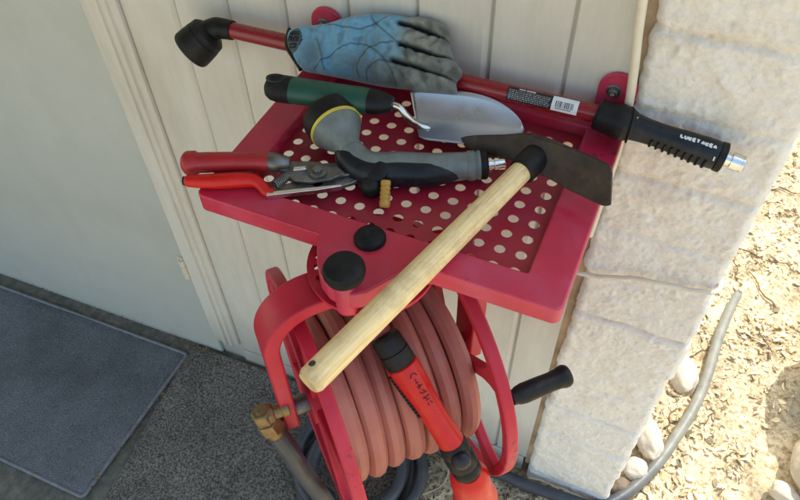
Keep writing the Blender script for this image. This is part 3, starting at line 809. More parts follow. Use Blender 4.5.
bc = j0 + ax*.016 + nu*.013
lathe(bm, bc, nu, [(0, .013), (.006, .0128), (.010, .010), (.0125, .005), (.013, .0005)], seg=26)
obj('valve_dome', bm, M['black_gloss'], jt)
bm = bmesh.new()
h0 = j0 + (ax*.6+dn2*.4).normalized()*.052
lathe(bm, h0, dn2, [(0, .0175), (.006, .0225), (.018, .0262), (.035, .0275), (.055, .0275), (.075, .0290), (.090, .0320), (.094, .0322), (.095, .028)], seg=40)
obj('head', bm, M['red_bright'], nz)

# ------------------------------------------------------------------ mattock lying across the shelf
hA = V((-.2293, .2725, 1.083)); hB = V((-.1185, .6173, 1.110))
hv = (hA-hB).normalized()
mk = empty('hand_mattock', (-.1124, .6363, 1.085)); tag(mk, 'hand mattock with rusted blade and pale wooden handle across the shelf', 'mattock')
bm = bmesh.new()
LH = (hA-hB).length
n_ = 40; R_ = []
_, hu, hw = fr(hv)
def hr_(x): 
    r_ = .0132 + .0018*min(1, x/.25)
    if x > LH-.006: r_ -= .0030*((x-(LH-.006))/.006)**1.6
    return r_
hs_ = [0, .02, .05, .1, .15, .2, .25, .3, LH-.03, LH-.012, LH-.006, LH-.003, LH]
for h in hs_:
    R_.append([hB + hv*h + (hu*math.cos(2*math.pi*k/n_)*1.02 + hw*math.sin(2*math.pi*k/n_)*.98)*hr_(h) for k in range(n_)])
rings(bm, R_)
hd = obj('handle', bm, M['wood'], mk, smooth=40)
bm = bmesh.new()      # dark disc painting the shade inside the hanging hole
q = hA - hv*.014
up_ = (V((0, 0, 1)) - hv*hv.z).normalized()*.92 + hu*0 + V((-.32, 0.1, 0)); up_ = (up_-hv*up_.dot(hv)).normalized()
lathe(bm, q + up_*.0118, up_, [(0, .0040), (.0030, .0040), (.0036, .0034)], seg=22)
obj('hanging_hole_shade', bm, M['dark_gap'], hd)
bm = bmesh.new()
lathe(bm, hB + hv*.014, -hv, [(0, .0155), (.002, .0170), (.022, .0172), (.036, .0165), (.044, .013), (.047, .006)], seg=32)
obj('socket', bm, M['black'], mk)
# head plate, outlined in its own plane: a along the head, u upward
nh = V((hv.x, hv.y, 0)).normalized(); axh = V((-nh.y, nh.x, 0)); tl = R(27)
nn_ = nh*math.cos(tl) + V((0, 0, 1))*math.sin(tl); uh = nn_.cross(axh); uh = uh if uh.z > 0 else -uh
EH = V((-.1124, .6363, 1.1115))
top = [(-.1015, -.0215), (-.081, -.0105), (-.050, .004), (-.0225, .0190), (.02, .0245), (.055, .0285), (.085, .0300), (.0905, .0262)]
botm = [(-.0910, -.0315), (-.073, -.0300), (-.045, -.0235), (-.0215, -.0172), (.028, -.0176), (.052, -.0186), (.085, -.0160), (.1085, -.0135)]
bm = bmesh.new()
nA = 30; R_ = []
def interp(arr, u):
    x = u*(len(arr)-1); i = min(int(x), len(arr)-2); f = x-i
    return (lerp(arr[i][0], arr[i+1][0], f), lerp(arr[i][1], arr[i+1][1], f))
vg = []
for k in range(nA+1):
    u = k/nA; t_ = interp(top, u); b_ = interp(botm, u); rowf = []; rowb = []
    for j in range(7):
        v = j/6; ed = min(k, nA-k); v = .5+(v-.5)*(.78 if ed == 0 else (.92 if ed == 1 else 1)); a = lerp(b_[0], t_[0], v); uu = lerp(b_[1], t_[1], v)
        curve = .8*(a*a) + .0006*NB((a*90, uu*90, 2))
        swell = .006*math.exp(-(a/.022)**2)
        th_ = .0042*(1-.45*min(1, abs(a)/.1)) + swell
        p = EH + axh*a + uh*uu + nn_*curve
        rowf.append(bm.verts.new(p + nn_*th_)); rowb.append(bm.verts.new(p - nn_*th_))
    vg.append((rowf, rowb))
for k in range(nA):
    (f0, b0), (f1, b1) = vg[k], vg[k+1]
    for j in range(6):
        bm.faces.new((f0[j], f1[j], f1[j+1], f0[j+1])); bm.faces.new((b0[j], b0[j+1], b1[j+1], b1[j]))
    bm.faces.new((f0[0], b0[0], b1[0], f1[0])); bm.faces.new((f0[6], f1[6], b1[6], b0[6]))
for (f_, b_) in (vg[0], vg[-1]):
    for j in range(6): bm.faces.new((f_[j], f_[j+1], b_[j+1], b_[j]))
bmesh.ops.recalc_face_normals(bm, faces=bm.faces)
obj('head', bm, M['rust'], mk, smooth=45, bevel=.0008)

# ------------------------------------------------------------------ trowel
tr = empty('garden_trowel', (-.30, .64, 1.12)); tag(tr, 'garden trowel with green and black handle and steel blade', 'trowel')
ta = V((-.470, .614, 1.127)); tb = V((-.299, .641, 1.128)); tx = (tb-ta).normalized()
prf = [(0, .0015), (.001, .007), (.004, .0125), (.010, .0165), (.020, .0180), (.040, .0178), (.075, .0172), (.105, .0170), (.130, .0172), (.150, .0158), (.163, .0125), (.170, .0095)]
def seg_prof(h0, h1):
    out = []
    def rr(h):
        for (a, ra), (b, rb) in zip(prf, prf[1:]):
            if a <= h <= b: return lerp(ra, rb, (h-a)/(b-a) if b > a else 0)
        return prf[-1][1]
    hs = sorted(set([h0, h1]+[h for h, _ in prf if h0 < h < h1]))
    return [(h, rr(h)) for h in hs]
bm = bmesh.new(); lathe(bm, ta, tx, seg_prof(.0365, .140), seg=30, sc=(.92, 1.05)); obj('green_grip', bm, M['green'], tr, smooth=50)
bm = bmesh.new(); lathe(bm, ta, tx, [(h, r_*1.015) for h, r_ in seg_prof(0, .037)], seg=30, sc=(.92, 1.05)); eb = obj('black_end', bm, M['blackm'], tr, smooth=50)
bm = bmesh.new(); lathe(bm, ta, tx, [(h, r_*1.012) for h, r_ in seg_prof(.1395, .170)], seg=30, sc=(.92, 1.05)); obj('black_collar', bm, M['black'], tr, smooth=50)
# recessed hanging loop on the black end
bm = bmesh.new()
lp = [ta + tx*(.017+.011*math.cos(2*math.pi*k/20)) + V((0, .0065*math.sin(2*math.pi*k/20), .0150+.0)) for k in range(20)]
sweep(bm, lp, .0024, seg=8, closed=True, hint=(0, 0, 1)); obj('hanging_loop', bm, M['black_gloss'], eb)
# steel shank
bm = bmesh.new()
shk = catmull([tb-tx*.012, tb+tx*.006+V((0, -.002, -.001)), V((-.285, .6390, 1.119)), V((-.2765, .6420, 1.108)), V((-.2675, .6480, 1.0985)), V((-.257, .6520, 1.0945))], 6)
n_ = len(shk); sweep(bm, shk, [lerp(.0042, .0050, i/(n_-1)) if i < n_-3 else .0050-.0007*(i-(n_-3)) for i in range(n_)], seg=14)
obj('shank', bm, M['steel'], tr)
# dished blade
c0 = V((-.2850, .6720, 1.088)); c1 = V((-.146, .6990, 1.091)); bx_ = (c1-c0); BL = bx_.length; bx_.normalize(); by_ = V((0, 0, 1)).cross(bx_).normalized(); by_ = (by_*math.cos(R(17)) + V((0, 0, 1))*math.sin(R(17))).normalized(); by_ = (by_-bx_*by_.dot(bx_)).normalized(); bz_ = bx_.cross(by_)
bm = bmesh.new(); gv = []
nu_, nv_ = 28, 16
for i in range(nu_+1):
    u = i/nu_; hw_ = .0385 * (1 - .16*max(0, 1-u/.10)**2)
    if u > .42:
        q = (u-.42)/.58; hw_ = .0385*max(0, (1-q**2.3))**.62
    row = []
    for j in range(nv_+1):
        v = (j/nv_*2-1)
        sk = .016*(v)*(1-u)   # shoulders are skewed a little
        p = c0 + bx_*(u*BL) + by_*(v*hw_) + bz_*(.017*v*v*(hw_/.0385)**1.5 - .003 + .003*u*u) - bx_*(v*.0465*.26*(1-u))
        row.append(bm.verts.new(p))
    gv.append(row)
for i in range(nu_):
    for j in range(nv_): bm.faces.new((gv[i][j], gv[i+1][j], gv[i+1][j+1], gv[i][j+1]))
bmesh.ops.remove_doubles(bm, verts=bm.verts, dist=1e-5)
obj('blade', bm, M['blade'], tr, smooth=60, solid=.0016)

# ------------------------------------------------------------------ spray nozzle on the panel
sn = empty('spray_gun', (-.26, .58, 1.066)); tag(sn, 'grey and black hose spray gun with yellow ringed head', 'spray gun')
gp = catmull([(-.342, .5800, 1.101), (-.330, .5730, 1.096), (-.314, .5665, 1.090), (-.294, .5665, 1.087), (-.268, .5800, 1.086), (-.235, .5920, 1.086), (-.205, .6055, 1.087), (-.179, .6180, 1.088)], 6)
n_ = len(gp)
def rad(i):
    u = i/(n_-1)
    return lerp(.0165, .0200, min(1, u/.45)) if u < .45 else lerp(.0200, .0168, (u-.45)/.55)
bm = bmesh.new(); sweep(bm, gp, [rad(i) for i in range(n_)], seg=28, hint=(0, 0, 1)); obj('grey_body', bm, M['grey'], sn, smooth=60)
# black soft grip wraps the camera side and the heel
bm = bmesh.new()
def off_path(pts, off, i0, i1): return [pts[i] + V(off) for i in range(i0, i1)]
g1 = []
for i in range(2, n_-5):
    t_ = (gp[min(i+1, n_-1)]-gp[i-1]).normalized(); sd_ = V((0, 0, 1)).cross(t_).normalized()
    g1.append(gp[i] - sd_*.0068 + V((0, 0, -.0015)))
m_ = len(g1)
sweep(bm, g1, [rad(i+2)*(.50+.46*min(1, (i+.3)/6, (m_-.7-i)/7)**.6) for i in range(m_)], seg=24, hint=(0, 0, 1)); obj('black_grip', bm, M['black_gloss'], sn, smooth=60)
bm = bmesh.new()
g2 = []
for i in range(14, n_-6):
    t_ = (gp[min(i+1, n_-1)]-gp[i-1]).normalized(); sd_ = V((0, 0, 1)).cross(t_).normalized()
    g2.append(gp[i] + sd_*.0120 + V((0, 0, -.003)))
m_ = len(g2)
sweep(bm, g2, [rad(i+14)*(.22+.42*min(1, (i+.3)/6, (m_-.7-i)/7)**.6) for i in range(m_)], seg=20, hint=(0, 0, 1)); obj('back_grip', bm, M['black'], sn, smooth=60)
# end collar and steel quick connector
e0 = gp[-1]; ex = (gp[-1]-gp[-3]).normalized()
bm = bmesh.new(); lathe(bm, e0 - ex*.014, ex, [(0, .0176), (.002, .0186), (.009, .0186), (.010, .0172), (.012, .0172), (.0125, .0182), (.016, .0182)], seg=32); obj('end_collar', bm, M['grey'], sn)
bm = bmesh.new(); lathe(bm, e0 + ex*.0015, ex, [(0, .0172), (.002, .0180), (.008, .0180), (.010, .0150)], seg=32); obj('rubber_collar', bm, M['black'], sn)
bm = bmesh.new(); lathe(bm, e0 + ex*.010, ex, [(0, .0095), (.006, .0095), (.0065, .0075), (.009, .0075), (.0095, .0092), (.014, .0092), (.0145, .0078), (.022, .0076), (.023, .0066)], seg=28); obj('quick_connector', bm, M['chrome'], sn)
# flared head
hx0 = V((-.333, .5745, 1.1010)); hax = V((-.70, .56, .12)).normalized()
bm = bmesh.new(); lathe(bm, hx0, hax, [(-.006, .0150), (.004, .0165), (.014, .0215), (.024, .0285), (.031, .0322), (.034, .0330)], seg=44); obj('head_shell', bm, M['grey'], sn, smooth=50)
bm = bmesh.new(); lathe(bm, hx0, hax, [(.0335, .0320), (.0340, .0342), (.0372, .0346), (.0378, .0330)], seg=44); obj('yellow_ring', bm, M['yellow'], sn)
bm = bmesh.new()
R_ = []
for h, r_ in ((.0375, .0335), (.0385, .0352), (.052, .0360), (.060, .0350), (.063, .031), (.062, .027), (.060, .010), (.060, .001)): R_.append((h, r_))
lathe(bm, hx0, hax, R_, seg=44)
fd = obj('face_dial', bm, M['blackm'], sn)
# thumb control hub and amber lever
bm = bmesh.new(); lathe(bm, (-.2865, .5590, 1.087), V((.05, -.40, .9)), [(-.010, .017), (.008, .0165), (.013, .0145), (.0155, .010), (.0165, .003)], seg=32); obj('pivot_hub', bm, M['black'], sn)
bm = bmesh.new(); sweep(bm, catmull([(-.300, .562, 1.082), (-.293, .551, 1.080), (-.286, .540, 1.079), (-.281, .532, 1.079)], 5), [.0145, .0145, .015, .0152, .0152, .0155, .0155, .0152, .015, .0148, .0142, .0135, .0125, .011, .009, .006], seg=24, hint=(0, 0, 1)); obj('trigger_heel', bm, M['black'], sn, smooth=60)
bm = bmesh.new()
lev0 = V((-.2700, .5460, 1.094)); ldir = V((.20, -.62, -.62)).normalized()
lathe(bm, lev0, ldir, [(0, .0050), (.002, .0062), (.006, .0062), (.007, .0054), (.010, .0064), (.0125, .0055), (.0155, .0065), (.018, .0056), (.021, .0066), (.0235, .0057), (.0265, .0068), (.031, .0064), (.033, .005)], seg=22)
obj('flow_lever', bm, M['amber'], sn)

# ------------------------------------------------------------------ pruning shears
ps = empty('pruning_shears', (-.41, .50, 1.085)); tag(ps, 'pruning shears with two red handles over the left shelf rim', 'pruning shears')
bm = bmesh.new()
sweep(bm, catmull([(-.5135, .4785, 1.0935), (-.495, .4860, 1.0945), (-.462, .4990, 1.0965), (-.430, .5125, 1.0965), (-.4125, .5195, 1.0955)], 6),
      [.0128 + .0022*math.sin(i/24*math.pi*.5)*0 + (.0024 if i < 6 else 0) - (.0052 if i == 0 else (.0016 if i == 1 else 0)) - .0022*max(0, (i-8)/16) for i in range(25)], seg=26, hint=(0, 0, 1))
obj('upper_handle', bm, M['red_grip'], ps, smooth=60)
bm = bmesh.new()
lowp = catmull([(-.4965, .4555, 1.0905), (-.478, .4625, 1.0905), (-.455, .4725, 1.0905), (-.435, .4825, 1.0905), (-.420, .4885, 1.0895), (-.409, .4875, 1.0865), (-.399, .4830, 1.0830), (-.390, .4835, 1.0815)], 6)
n_ = len(lowp); sweep(bm, lowp, [(.0050 if i == 0 else .0068) + .0030*math.sin(min(1, i/(n_*.7))*math.pi) for i in range(n_)], seg=22, hint=(0, 0, 1))
lh = obj('lower_handle', bm, M['red_bright'], ps, smooth=60)
bm = bmesh.new(); lathe(bm, lowp[0], lowp[0]-lowp[2], [(-.003, .0058), (.001, .0056), (.002, .004)], seg=18); obj('end_plug', bm, M['black'], lh)
# steel jaws: collar, pivot plate, blade and hook
def flat(name, pts, z0, th_, m_, parent=ps, bev=.0008):
    b = bmesh.new(); prism(b, [V((x, y, z0)) for x, y in pts], (0, 0, th_)); return obj(name, b, m_, parent, smooth=30, bevel=bev)
bm = bmesh.new(); lathe(bm, (-.4150, .5185, 1.0955), V((.92, .39, -.04)), [(0, .0112), (.002, .0122), (.010, .0120), (.018, .0095), (.026, .0070)], seg=24); obj('collar', bm, M['darksteel'], ps)
flat('upper_tang', [(-.400, .5290), (-.399, .5150), (-.380, .5170), (-.362, .5260), (-.350, .5385), (-.358, .5465), (-.378, .5400)], 1.0855, .0070, M['darksteel'])
flat('lower_tang', [(-.3985, .4885), (-.394, .4765), (-.372, .4905), (-.346, .5065), (-.340, .5200), (-.352, .5265), (-.372, .5130)], 1.0790, .0065, M['darksteel'])
flat('spring_steel_strip', [(-.3995, .4835), (-.394, .4745), (-.372, .4880), (-.342, .5060), (-.318, .5230), (-.320, .5255), (-.346, .5100), (-.375, .4930), (-.392, .4825)], 1.0800, .0075, M['steel'])
flat('counter_plate', [(-.388, .5120), (-.372, .5060), (-.352, .5120), (-.334, .5240), (-.322, .5400), (-.334, .5470), (-.356, .5430), (-.378, .5300)], 1.0880, .0040, M['gunmetal'])
flat('cutting_blade', [(-.362, .5300), (-.352, .5205), (-.334, .5290), (-.312, .5460), (-.2990, .5620), (-.2985, .5655), (-.318, .5610), (-.342, .5550), (-.358, .5460)], 1.0868, .0032, M['gunmetal'])
flat('hook_blade', [(-.360, .5180), (-.345, .5080), (-.325, .5190), (-.309, .5350), (-.300, .5530), (-.306, .5560), (-.322, .5440), (-.342, .5330)], 1.0800, .0055, M['gunmetal'])
bm = bmesh.new(); lathe(bm, (-.3530, .5285, 1.0925), (0, 0, 1), [(0, .0105), (.002, .0105), (.0025, .0062), (.006, .0062), (.007, .005)], seg=6)
lathe(bm, (-.3530, .5285, 1.0918), (0, 0, 1), [(0, .0115), (.0030, .0115), (.0036, .0105)], seg=28); obj('pivot_bolt', bm, M['darksteel'], ps, smooth=30)
bm = bmesh.new(); spr = [V((-.3890, .5040, 1.088)) + V((.30, .95, 0)).normalized()*(-.011+.022*k/70) + (V((.95, -.30, 0))*math.cos(k*.75) + V((0, 0, 1))*math.sin(k*.75))*.0052 for k in range(71)]
sweep(bm, spr, .0011, seg=6); obj('spring', bm, M['darksteel'], ps)
bm = bmesh.new(); box(bm, (-.3745, .5235, 1.0945), .016, .006, .004, Matrix.Rotation(R(30), 3, 'Z')); obj('latch', bm, M['steel'], ps, bevel=.001)

# ------------------------------------------------------------------ watering wand along the wall
wn = empty('watering_wand', (-.25, .735, 1.09)); tag(wn, 'long red watering wand with black handle lying along the wall', 'watering wand')
def wy(x): return .732
def wz(x): return 1.1090 + (x+.61)*.0145
bm = bmesh.new(); sweep(bm, [(-.612, .732, wz(-.612)), (-.35, .733, wz(-.35)), (-.03, .731, wz(-.03))], .0118, seg=24, hint=(0, 0, 1)); tb_ = obj('tube', bm, M['red_dark'], wn)
# elbow and rose at the left
bm = bmesh.new()
ep = catmull([(-.598, .732, wz(-.598)), (-.615, .7315, 1.1085), (-.626, .7295, 1.1075), (-.636, .725, 1.102), (-.644, .719, 1.094)], 5)
sweep(bm, ep, [.0138, .0142, .0142, .0145, .0148, .0150, .0150, .0152, .0155, .0158, .016, .0162, .0165, .017, .0175, .0178, .018, .0182, .0185, .0188, .019], seg=24, hint=(0, 0, 1)); obj('elbow', bm, M['black'], wn, smooth=60)
bm = bmesh.new()
hdv = V((-.55, -.48, -.50)).normalized()
lathe(bm, V((-.632, .727, 1.104)), hdv, [(0, .012), (.003, .022), (.008, .0275), (.014, .0285), (.015, .0275), (.017, .0275), (.018, .0290), (.034, .0305), (.044, .0308), (.047, .0295), (.0465, .0265), (.044, .024), (.044, .001)], seg=40)
rs = obj('rose', bm, M['black'], wn)
# right: connector cuff, shaped handle, chrome tail
x_a = -.0665; pA = V((x_a, .7315, wz(x_a))); pB = V((.0865, .7275, 1.1010)); wv = (pB-pA).normalized(); LW = (pB-pA).length
bm = bmesh.new()
lathe(bm, pA, wv, [(0, .0165), (.003, .0195), (.012, .0200), (.020, .0200), (.026, .0215), (.034, .0220), (.042, .0205), (.048, .0175)], seg=36); obj('cuff', bm, M['black'], wn, smooth=40)
bm = bmesh.new()
pr = [(.030, .0130), (.036, .0170), (.046, .0176), (.060, .0160), (.078, .0152), (.095, .0158), (.115, .0172), (.135, .0180), (.149, .0180), (.152, .0168)]
lathe(bm, pA, wv, pr, seg=40, sc=(1, .95), hint=(0, 0, 1)); hn = obj('handle', bm, M['black_gloss'], wn, smooth=50)
bm = bmesh.new()     # raised collar ridge swept like a V
for k in range(2):
    ring = []
    for q in range(30):
        a = 2*math.pi*q/30; _, uu, ww = fr(wv)
        ring.append(pA + wv*(.0265 + .010*abs(math.sin(a/2+.5)) + .010*k) + (uu*math.cos(a)+ww*math.sin(a))*.0208)
    sweep(bm, ring, .0013, seg=6, closed=True)
obj('cuff_ridge', bm, M['blackm'], wn)
bm = bmesh.new()
_, uu, ww = fr(wv)
under = V((0, -.80, -.60)); under = (under - wv*under.dot(wv)).normalized()
for k in range(9):
    h = .074 + .0082*k; rr = lerp(.0150, .0178, k/8)
    pts_ = [pA + wv*h + (Matrix.Rotation(R(-42+14*q), 3, wv) @ under)*(rr+.0006) for q in range(7)]
    sweep(bm, pts_, .0018, seg=6)
obj('grip_ribs', bm, M['blackm'], hn)
bm = bmesh.new(); lathe(bm, pA, wv, [(.1505, .0165), (.1515, .0182), (.1585, .0184), (.1595, .0165)], seg=36); obj('end_ring', bm, M['black'], wn)
bm = bmesh.new(); lathe(bm, pA, wv, [(.159, .0088), (.165, .0088), (.1655, .0072), (.1665, .0072), (.167, .0108), (.176, .0108), (.1765, .0098), (.179, .0098), (.1795, .0105), (.1815, .0105), (.182, .0090)], seg=32); obj('hose_coupling', bm, M['chrome'], wn)
# white block lettering on the handle (worn), raised a hair above it
up2 = V((0, -.47, .88)); up2 = (up2 - wv*up2.dot(wv)).normalized(); cr2 = wv.cross(up2)
def wr(h):
    for (a, ra), (b, rb) in zip(pr, pr[1:]):
        if a <= h <= b: return lerp(ra, rb, (h-a)/(b-a))
    return pr[-1][1]
def wstroke(b, p, q, wd):
    def P_(h, c): rr = wr(h)+.0007; return pA + wv*h + (up2*math.cos(c/rr) + cr2*math.sin(c/rr))*rr
    (a0, c0_), (a1, c1_) = p, q; l = math.hypot(a1-a0, c1_-c0_); px_, py_ = -(c1_-c0_)/l*wd, (a1-a0)/l*wd
    b.faces.new([b.verts.new(z_) for z_ in (P_(a0-px_, c0_-py_), P_(a1-px_, c1_-py_), P_(a1+px_, c1_+py_), P_(a0+px_, c0_+py_))])
bm = bmesh.new()
rnd = random.Random(3)
shapes = [[((0, 0), (0, 1)), ((0, .5), (.6, .9)), ((0, 0), (.6, .1))], [((0, 0), (0, 1)), ((0, 0), (.6, 0))], [((0, 0), (0, 1)), ((.6, 0), (.6, 1)), ((0, 0), (.6, 0))], [((0, 1), (.6, 1)), ((0, .5), (.5, .5)), ((0, 0), (.6, 0)), ((0, 0), (0, 1))], [((0, 1), (.6, 1)), ((.3, 0), (.3, 1))], [((0, 0), (.3, 1)), ((.3, 1), (.6, 0)), ((.15, .4), (.45, .4))]]
hpos = .1025
for k, si in enumerate((1, 2, 0, 3, 4, 5, 0, 3, 5)):
    for (a, b_) in shapes[si]:
        wstroke(bm, (hpos+a[0]*.0050, .0005-a[1]*.0036), (hpos+b_[0]*.0050, .0005-b_[1]*.0036), .0010)
    hpos += .0047 if k != 4 else .0058
wstroke(bm, (.1465, .0100), (.1470, .0150), .0008)
bmesh.ops.recalc_face_normals(bm, faces=bm.faces)
for f in bm.faces:
    if f.normal.dot(up2) < 0: f.normal_flip()
obj('lettering', bm, M['print_white'], hn, smooth=0)
bm = bmesh.new(); wstroke(bm, (.0485, -.006), (.044, .004), .0005)
if bm.faces[:][0].normal.dot(up2) < 0: bmesh.ops.reverse_faces(bm, faces=bm.faces)
obj('white_mark', bm, M['print_white'], hn, smooth=0)
# label wrapped on the tube: black panel with fine print, white barcode panel
def patch(b, x0_, x1_, a0, a1, off, mi=0, n=6):
    r_ = .0119+off; rows_ = []
    for k in range(n+1):
        a = R(lerp(a0, a1, k/n)); 
        rows_.append([b.verts.new((x, .7331 - r_*math.sin(a) - max(0, x+.35)*.0062, wz(x) + r_*math.cos(a))) for x in (x0_, x1_)])
    for p, q in zip(rows_, rows_[1:]):
        f = b.faces.new((p[0], q[0], q[1], p[1])); f.material_index = mi
bm = bmesh.new(); patch(bm, -.1800, -.1210, 4, 92, .00025); patch(bm, -.1213, -.0885, 0, 92, .0004, 1)
lb = obj('label', bm, [M['label_black'], M['label_white']], tb_, smooth=60)
bm = bmesh.new()
rnd = random.Random(11)
for rrow in range(6):
    x = -.1775
    while x < -.1235:
        w_ = rnd.uniform(.0010, .0036); a0 = 24+rrow*10.5
        if x+w_ < -.1235: patch(bm, x, x+w_, a0, a0+5.0, .00045, 0, 1)
        x += w_+rnd.uniform(.0007, .0014)
patch(bm, -.1655, -.1575, 9, 16, .00045, 1, 1); patch(bm, -.1560, -.1440, 9, 16, .00045, 1, 1)
obj('fine_print', bm, [M['print_grey'], M['print_white']], lb, smooth=0)
bm = bmesh.new(); x = -.1165
while x < -.0945:
    w_ = rnd.choice((.0004, .0007, .0011)); patch(bm, x, x+w_, 30, 66, .0006, 0, 3); x += w_+rnd.choice((.0005, .0008, .0012))
for k in range(9): patch(bm, -.1155+.0022*k, -.1141+.0022*k, 70, 76, .0006, 0, 1)
obj('barcode', bm, M['label_black'], lb, smooth=0)

# ------------------------------------------------------------------ work glove draped over the wand
gl = empty('work_glove', (-.38, .725, 1.12)); tag(gl, 'dirty light blue work glove with grey fingers slumped over the wand', 'glove')
GN = V((0, -.842, 1)).normalized(); GP = V((0, .66, 1.085)); GV = V((0, GN.z, -GN.y))
OUT = [(-.4913, .0825), (-.4693, .0932), (-.4416, .1026), (-.4188, .1143), (-.3992, .1229), (-.3789, .1288), (-.3514, .1338), (-.3302, .1348), (-.3138, .1389), (-.2959, .1376), (-.2809, .1341), (-.2698, .1231), (-.2665, .1120), (-.2600, .1010), (-.2535, .0930), (-.2415, .0829), (-.2405, .0740), (-.2440, .0660), (-.2400, .0534), (-.2611, .0484), (-.2874, .0440), (-.3024, .0440), (-.329, .0400), (-.3575, .0380), (-.3946, .0370), (-.4314, .0350), (-.4581, .0349), (-.4768, .0502), (-.4884, .0618)]
OUTS = [p for p in catmull([(x, y, 0) for x, y in OUT], 3, closed=True)]
OUTS = [(p.x, p.y) for p in OUTS]
GAPS = [[(-.3367, .1216), (-.3119, .1218), (-.287, .1184), (-.276, .1165), (-.264, .1120)], [(-.3286, .0959), (-.3071, .0955), (-.2853, .093), (-.270, .0925), (-.252, .0935)], [(-.3322, .0733), (-.3142, .073), (-.2962, .072), (-.275, .070), (-.243, .0665)]]
LINES = [[(-.4408, .1003), (-.4029, .0996), (-.3786, .1048), (-.3582, .1211), (-.3444, .1343)], [(-.3806, .1285), (-.3714, .1167), (-.3536, .1068), (-.3305, .0965)], [(-.436, .0382), (-.4159, .0585), (-.3956, .077), (-.3753, .0832), (-.3557, .079), (-.3381, .0693), (-.3246, .0553), (-.318, .044)], [(-.3693, .0415), (-.3745, .0575), (-.3693, .0759), (-.3548, .0877), (-.3356, .0954)], [(-.358, .0407), (-.3592, .0559), (-.348, .0663), (-.3311, .0702)], [(-.4429, .0771), (-.4266, .0562), (-.4195, .0403)]]
LINES = [[(p.x, p.y) for p in catmull([(x, y, 0) for x, y in l], 4)] for l in LINES]
def sdist(p, pl, closed=False):
    best = 9; bp = None; n_ = len(pl); px_, py_ = p
    for i in range(n_ if closed else n_-1):
        ax_, ay_ = pl[i]; bx__, by__ = pl[(i+1) % n_]; dx, dy = bx__-ax_, by__-ay_
        t = max(0, min(1, ((px_-ax_)*dx+(py_-ay_)*dy)/(dx*dx+dy*dy+1e-12)))
        qx, qy = ax_+t*dx, ay_+t*dy; d = (px_-qx)**2+(py_-qy)**2
        if d < best: best = d; bp = (qx, qy)
    return math.sqrt(best), bp
def inside(p, pl):
    c = False; n_ = len(pl); x, y = p
    for i in range(n_):
        xa_, ya_ = pl[i]; xb_, yb_ = pl[(i+1) % n_]
        if (ya_ > y) != (yb_ > y) and x < (xb_-xa_)*(y-ya_)/(yb_-ya_)+xa_: c = not c
    return c
def gheight(p, d):
    u, v = p
    D = .013; q = min(d/D, 1); h = .0155*math.sqrt(max(0, 1-(1-q)**2))
    fing = max(0, min(1, (u+.345)/.03))
    # soft swelling of the hand and folds running across it
    h += (.006*math.exp(-((u+.40)/.045)**2) + .004*math.exp(-((u+.345)/.02)**2))*q
    h += q*(.0056*NB((u*60+v*25, v*22, 3)) + .0032*NB((u*120, v*60+u*40, 7)) + .0011*NB((u*260, v*240, 1)))
    h += q*(1-fing)*.0052*math.sin(u*210+v*70+2.5*NB((u*22, v*22, 5)))*max(0, NB((u*18, v*18, 9))+.35)
    # finger creases and curled tips
    cre = math.sin(u*300+v*130+9*NB((v*45, u*25, 2))); h += q*fing*(.0020*(cre-abs(cre)*.7)*(.4+abs(NB((u*30, v*50, 4)))*1.6) + .0030*NB((u*70, v*70, 12)) + .007*max(0, (u+.300)/.055)**1.5)
    gd_ = min(sdist(p, g_)[0] for g_ in GAPS)
    gw_ = .0034-.0014*max(0, min(1, (u+.30)/.02)); h -= .0135*math.exp(-(gd_/gw_)**2)*q
    for l in LINES:
        dl = sdist(p, l)[0]
        if dl < .005: h -= .0007*math.exp(-(dl/.0012)**2)
    return max(h, .0008*q), gd_
U0, U1, V0, V1 = -.494, -.237, .032, .142; ST = .00135
nu_ = int((U1-U0)/ST); nv_ = int((V1-V0)/ST)
ins = {}; dst = {}
for i in range(nu_+1):
    for j in range(nv_+1):
        p = (U0+i*ST, V0+j*ST); ins[i, j] = inside(p, OUTS)
bm = bmesh.new(); cl = bm.loops.layers.color.new('paint'); vc = {}; topv = {}; botv = {}
need = set()
for i in range(nu_):
    for j in range(nv_):
        q4 = ((i, j), (i+1, j), (i+1, j+1), (i, j+1))
        if any(ins[k] for k in q4): need.update(q4)
def gpos(p, h): return GP + V((1, 0, 0))*p[0] + GV*p[1] + GN*h
for (i, j) in need:
    p = (U0+i*ST, V0+j*ST); d, bp_ = sdist(p, OUTS, True)
    if not ins[i, j]: p = bp_; d = 0
    h, gd_ = gheight(p, d)
    v = bm.verts.new(gpos(p, h)); topv[i, j] = v
    botv[i, j] = v if d < 1e-6 else bm.verts.new(gpos(p, -.35*h))
    u, w_ = p
    n1 = NB((u*28, w_*28, 4)); n2 = NB((u*75, w_*75, 6)); n3 = NB((u*9, w_*9, 1))
    blue = V((.40, .60, .72)); grey = V((.54, .54, .50)); dk = V((.030, .045, .060))
    g_ = max(0, min(1, (u+.352 + .10*max(0, .075-w_) + .020*n1)/.040))
    c = blue.lerp(grey, g_)
    c = c.lerp(V((.33, .36, .36)), max(0, min(.75, (n3*.9+n1*.8)*.9))); c = c.lerp(V((.16, .17, .17)), max(0, min(.25, (n2-.3)*.8)))
    c = c.lerp(V((.12, .11, .095)), max(0, min(.25, g_*(n2*.7))))
    for l in LINES:
        dl = sdist(p, l)[0]
        if dl < .004: c = c.lerp(dk, .5*math.exp(-(dl/.0009)**2))
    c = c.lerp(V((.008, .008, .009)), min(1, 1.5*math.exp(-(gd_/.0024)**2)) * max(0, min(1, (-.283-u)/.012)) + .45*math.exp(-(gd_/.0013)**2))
    em = ((u+.4755)/.0118)**2 + ((w_-.0680)/.0170)**2
    if em < 1: c = V((.25, .30, .33)) if em < .86 else V((.05, .07, .085))
    vc[v] = c; vc[botv[i, j]] = c
